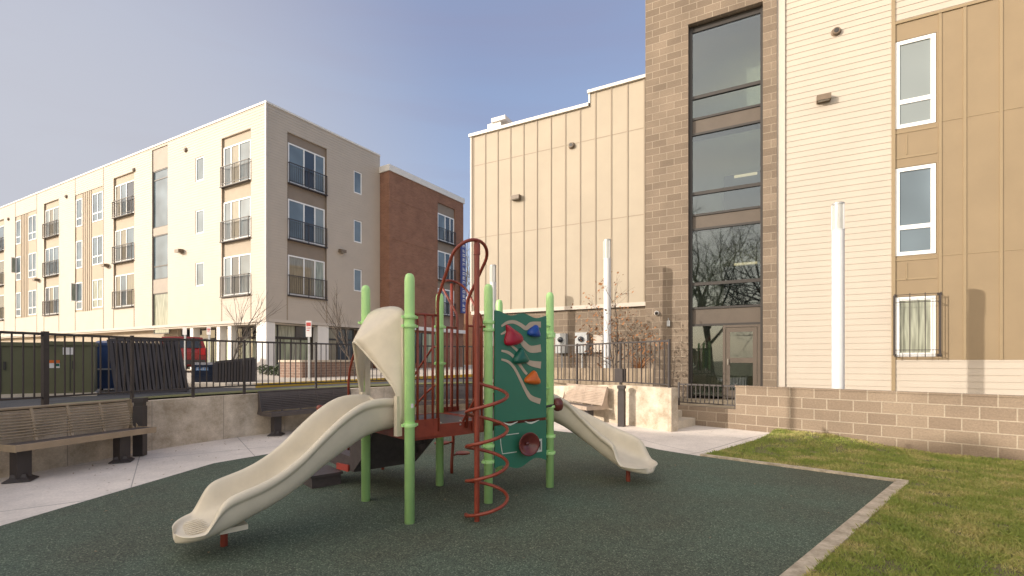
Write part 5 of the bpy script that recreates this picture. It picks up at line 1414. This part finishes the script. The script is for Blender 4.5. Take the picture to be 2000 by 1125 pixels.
# lamp post outside the frame, its shadow falls on the block wall
lpB=Vector((5.45,9.27))-t2*12.6
e=empty('street_lamp',(lpB.x,lpB.y,-.1));tag(e,'slender dark lamp post standing just outside the left edge of the photo','street lamp')
mb=MB();mb.lathe((0,0,0),[(.09,0),(.09,.3),(.055,.35),(.045,5.4)],16);mb.build('pole',M['black_metal'],e)
mb=MB();mb.box(-.12,.5,-.1,.1,5.4,5.5);mb.build('lamp_head',M['black_metal'],e,bevel=.02)

# ------------------------------------------------------------------ world, sun, camera
w=bpy.data.worlds.new('World');SC.world=w;w.use_nodes=True;nt=w.node_tree;N=nt.nodes;Lk=nt.links;bg=N['Background']
sky=N.new('ShaderNodeTexSky');sky.sky_type='NISHITA';sky.sun_disc=False;sky.sun_elevation=el
az=math.atan2(-t2.x,-t2.y)      # sun stands opposite to the travel direction, measured from +Y towards +X
sky.sun_rotation=az;sky.air_density=1.0;sky.dust_density=3.0;sky.ozone_density=1.2;sky.altitude=100
tc=N.new('ShaderNodeTexCoord');mp=N.new('ShaderNodeMapping');mp.inputs['Scale'].default_value=(.7,2.6,7.0);mp.inputs['Rotation'].default_value=(0,R(12),R(20))
cn=N.new('ShaderNodeTexNoise');cn.inputs['Scale'].default_value=1.5;cn.inputs['Detail'].default_value=7;cn.inputs['Roughness'].default_value=.55;cn.inputs['Distortion'].default_value=.5
Lk.new(tc.outputs['Generated'],mp.inputs[0]);Lk.new(mp.outputs[0],cn.inputs['Vector'])
cr=N.new('ShaderNodeMapRange');cr.inputs[1].default_value=.42;cr.inputs[2].default_value=.78;cr.inputs[3].default_value=.42;cr.inputs[4].default_value=.7
Lk.new(cn.outputs['Fac'],cr.inputs[0])
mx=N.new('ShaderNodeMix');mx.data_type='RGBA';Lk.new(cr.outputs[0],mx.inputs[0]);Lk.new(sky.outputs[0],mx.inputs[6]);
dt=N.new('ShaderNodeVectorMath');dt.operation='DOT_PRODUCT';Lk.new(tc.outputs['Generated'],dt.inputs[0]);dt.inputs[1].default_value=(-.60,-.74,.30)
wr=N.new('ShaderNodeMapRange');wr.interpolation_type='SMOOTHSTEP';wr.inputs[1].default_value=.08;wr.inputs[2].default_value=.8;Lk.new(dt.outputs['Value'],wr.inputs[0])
haze_fill=N.new('ShaderNodeMix');haze_fill.data_type='RGBA';Lk.new(wr.outputs[0],haze_fill.inputs[0]);haze_fill.inputs[6].default_value=(1.0,1.0,1.5,1);haze_fill.inputs[7].default_value=(8.2,7.0,5.5,1);Lk.new(haze_fill.outputs[2],mx.inputs[7])  # added bright warm sky lobe behind the camera, fills the shaded foreground

d2=N.new('ShaderNodeVectorMath');d2.operation='DOT_PRODUCT';Lk.new(tc.outputs['Generated'],d2.inputs[0]);d2.inputs[1].default_value=(-.76,.64,.08)
w2=N.new('ShaderNodeMapRange');w2.interpolation_type='SMOOTHSTEP';w2.inputs[1].default_value=.62;w2.inputs[2].default_value=1.0;w2.inputs[4].default_value=.85;Lk.new(d2.outputs['Value'],w2.inputs[0])
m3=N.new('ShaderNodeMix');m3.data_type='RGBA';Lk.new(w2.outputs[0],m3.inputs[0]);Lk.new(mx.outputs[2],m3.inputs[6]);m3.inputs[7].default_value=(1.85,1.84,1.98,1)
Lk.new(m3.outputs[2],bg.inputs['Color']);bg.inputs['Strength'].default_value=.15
sl=bpy.data.lights.new('sun','SUN');sl.energy=2.0;sl.angle=R(.5);sl.color=(1,.91,.80)
so=bpy.data.objects.new('sun',sl);COL.objects.link(so)
dirv=Vector((t2.x*math.cos(el),t2.y*math.cos(el),-math.sin(el)));so.rotation_euler=dirv.to_track_quat('-Z','Y').to_euler();so.location=(-20,-8,20)
cam=bpy.data.cameras.new('camera');co=bpy.data.objects.new('camera',cam);COL.objects.link(co)
co.location=(0,0,H);co.rotation_euler=(R(90),0,0);cam.sensor_width=36;cam.lens=F/2000*36;cam.shift_y=(HZ-562.5)/2000;cam.clip_end=2000;cam.clip_start=.05
SC.camera=co
vs=SC.view_settings;vs.view_transform='Standard';vs.look='None';vs.exposure=1.06;vs.gamma=1
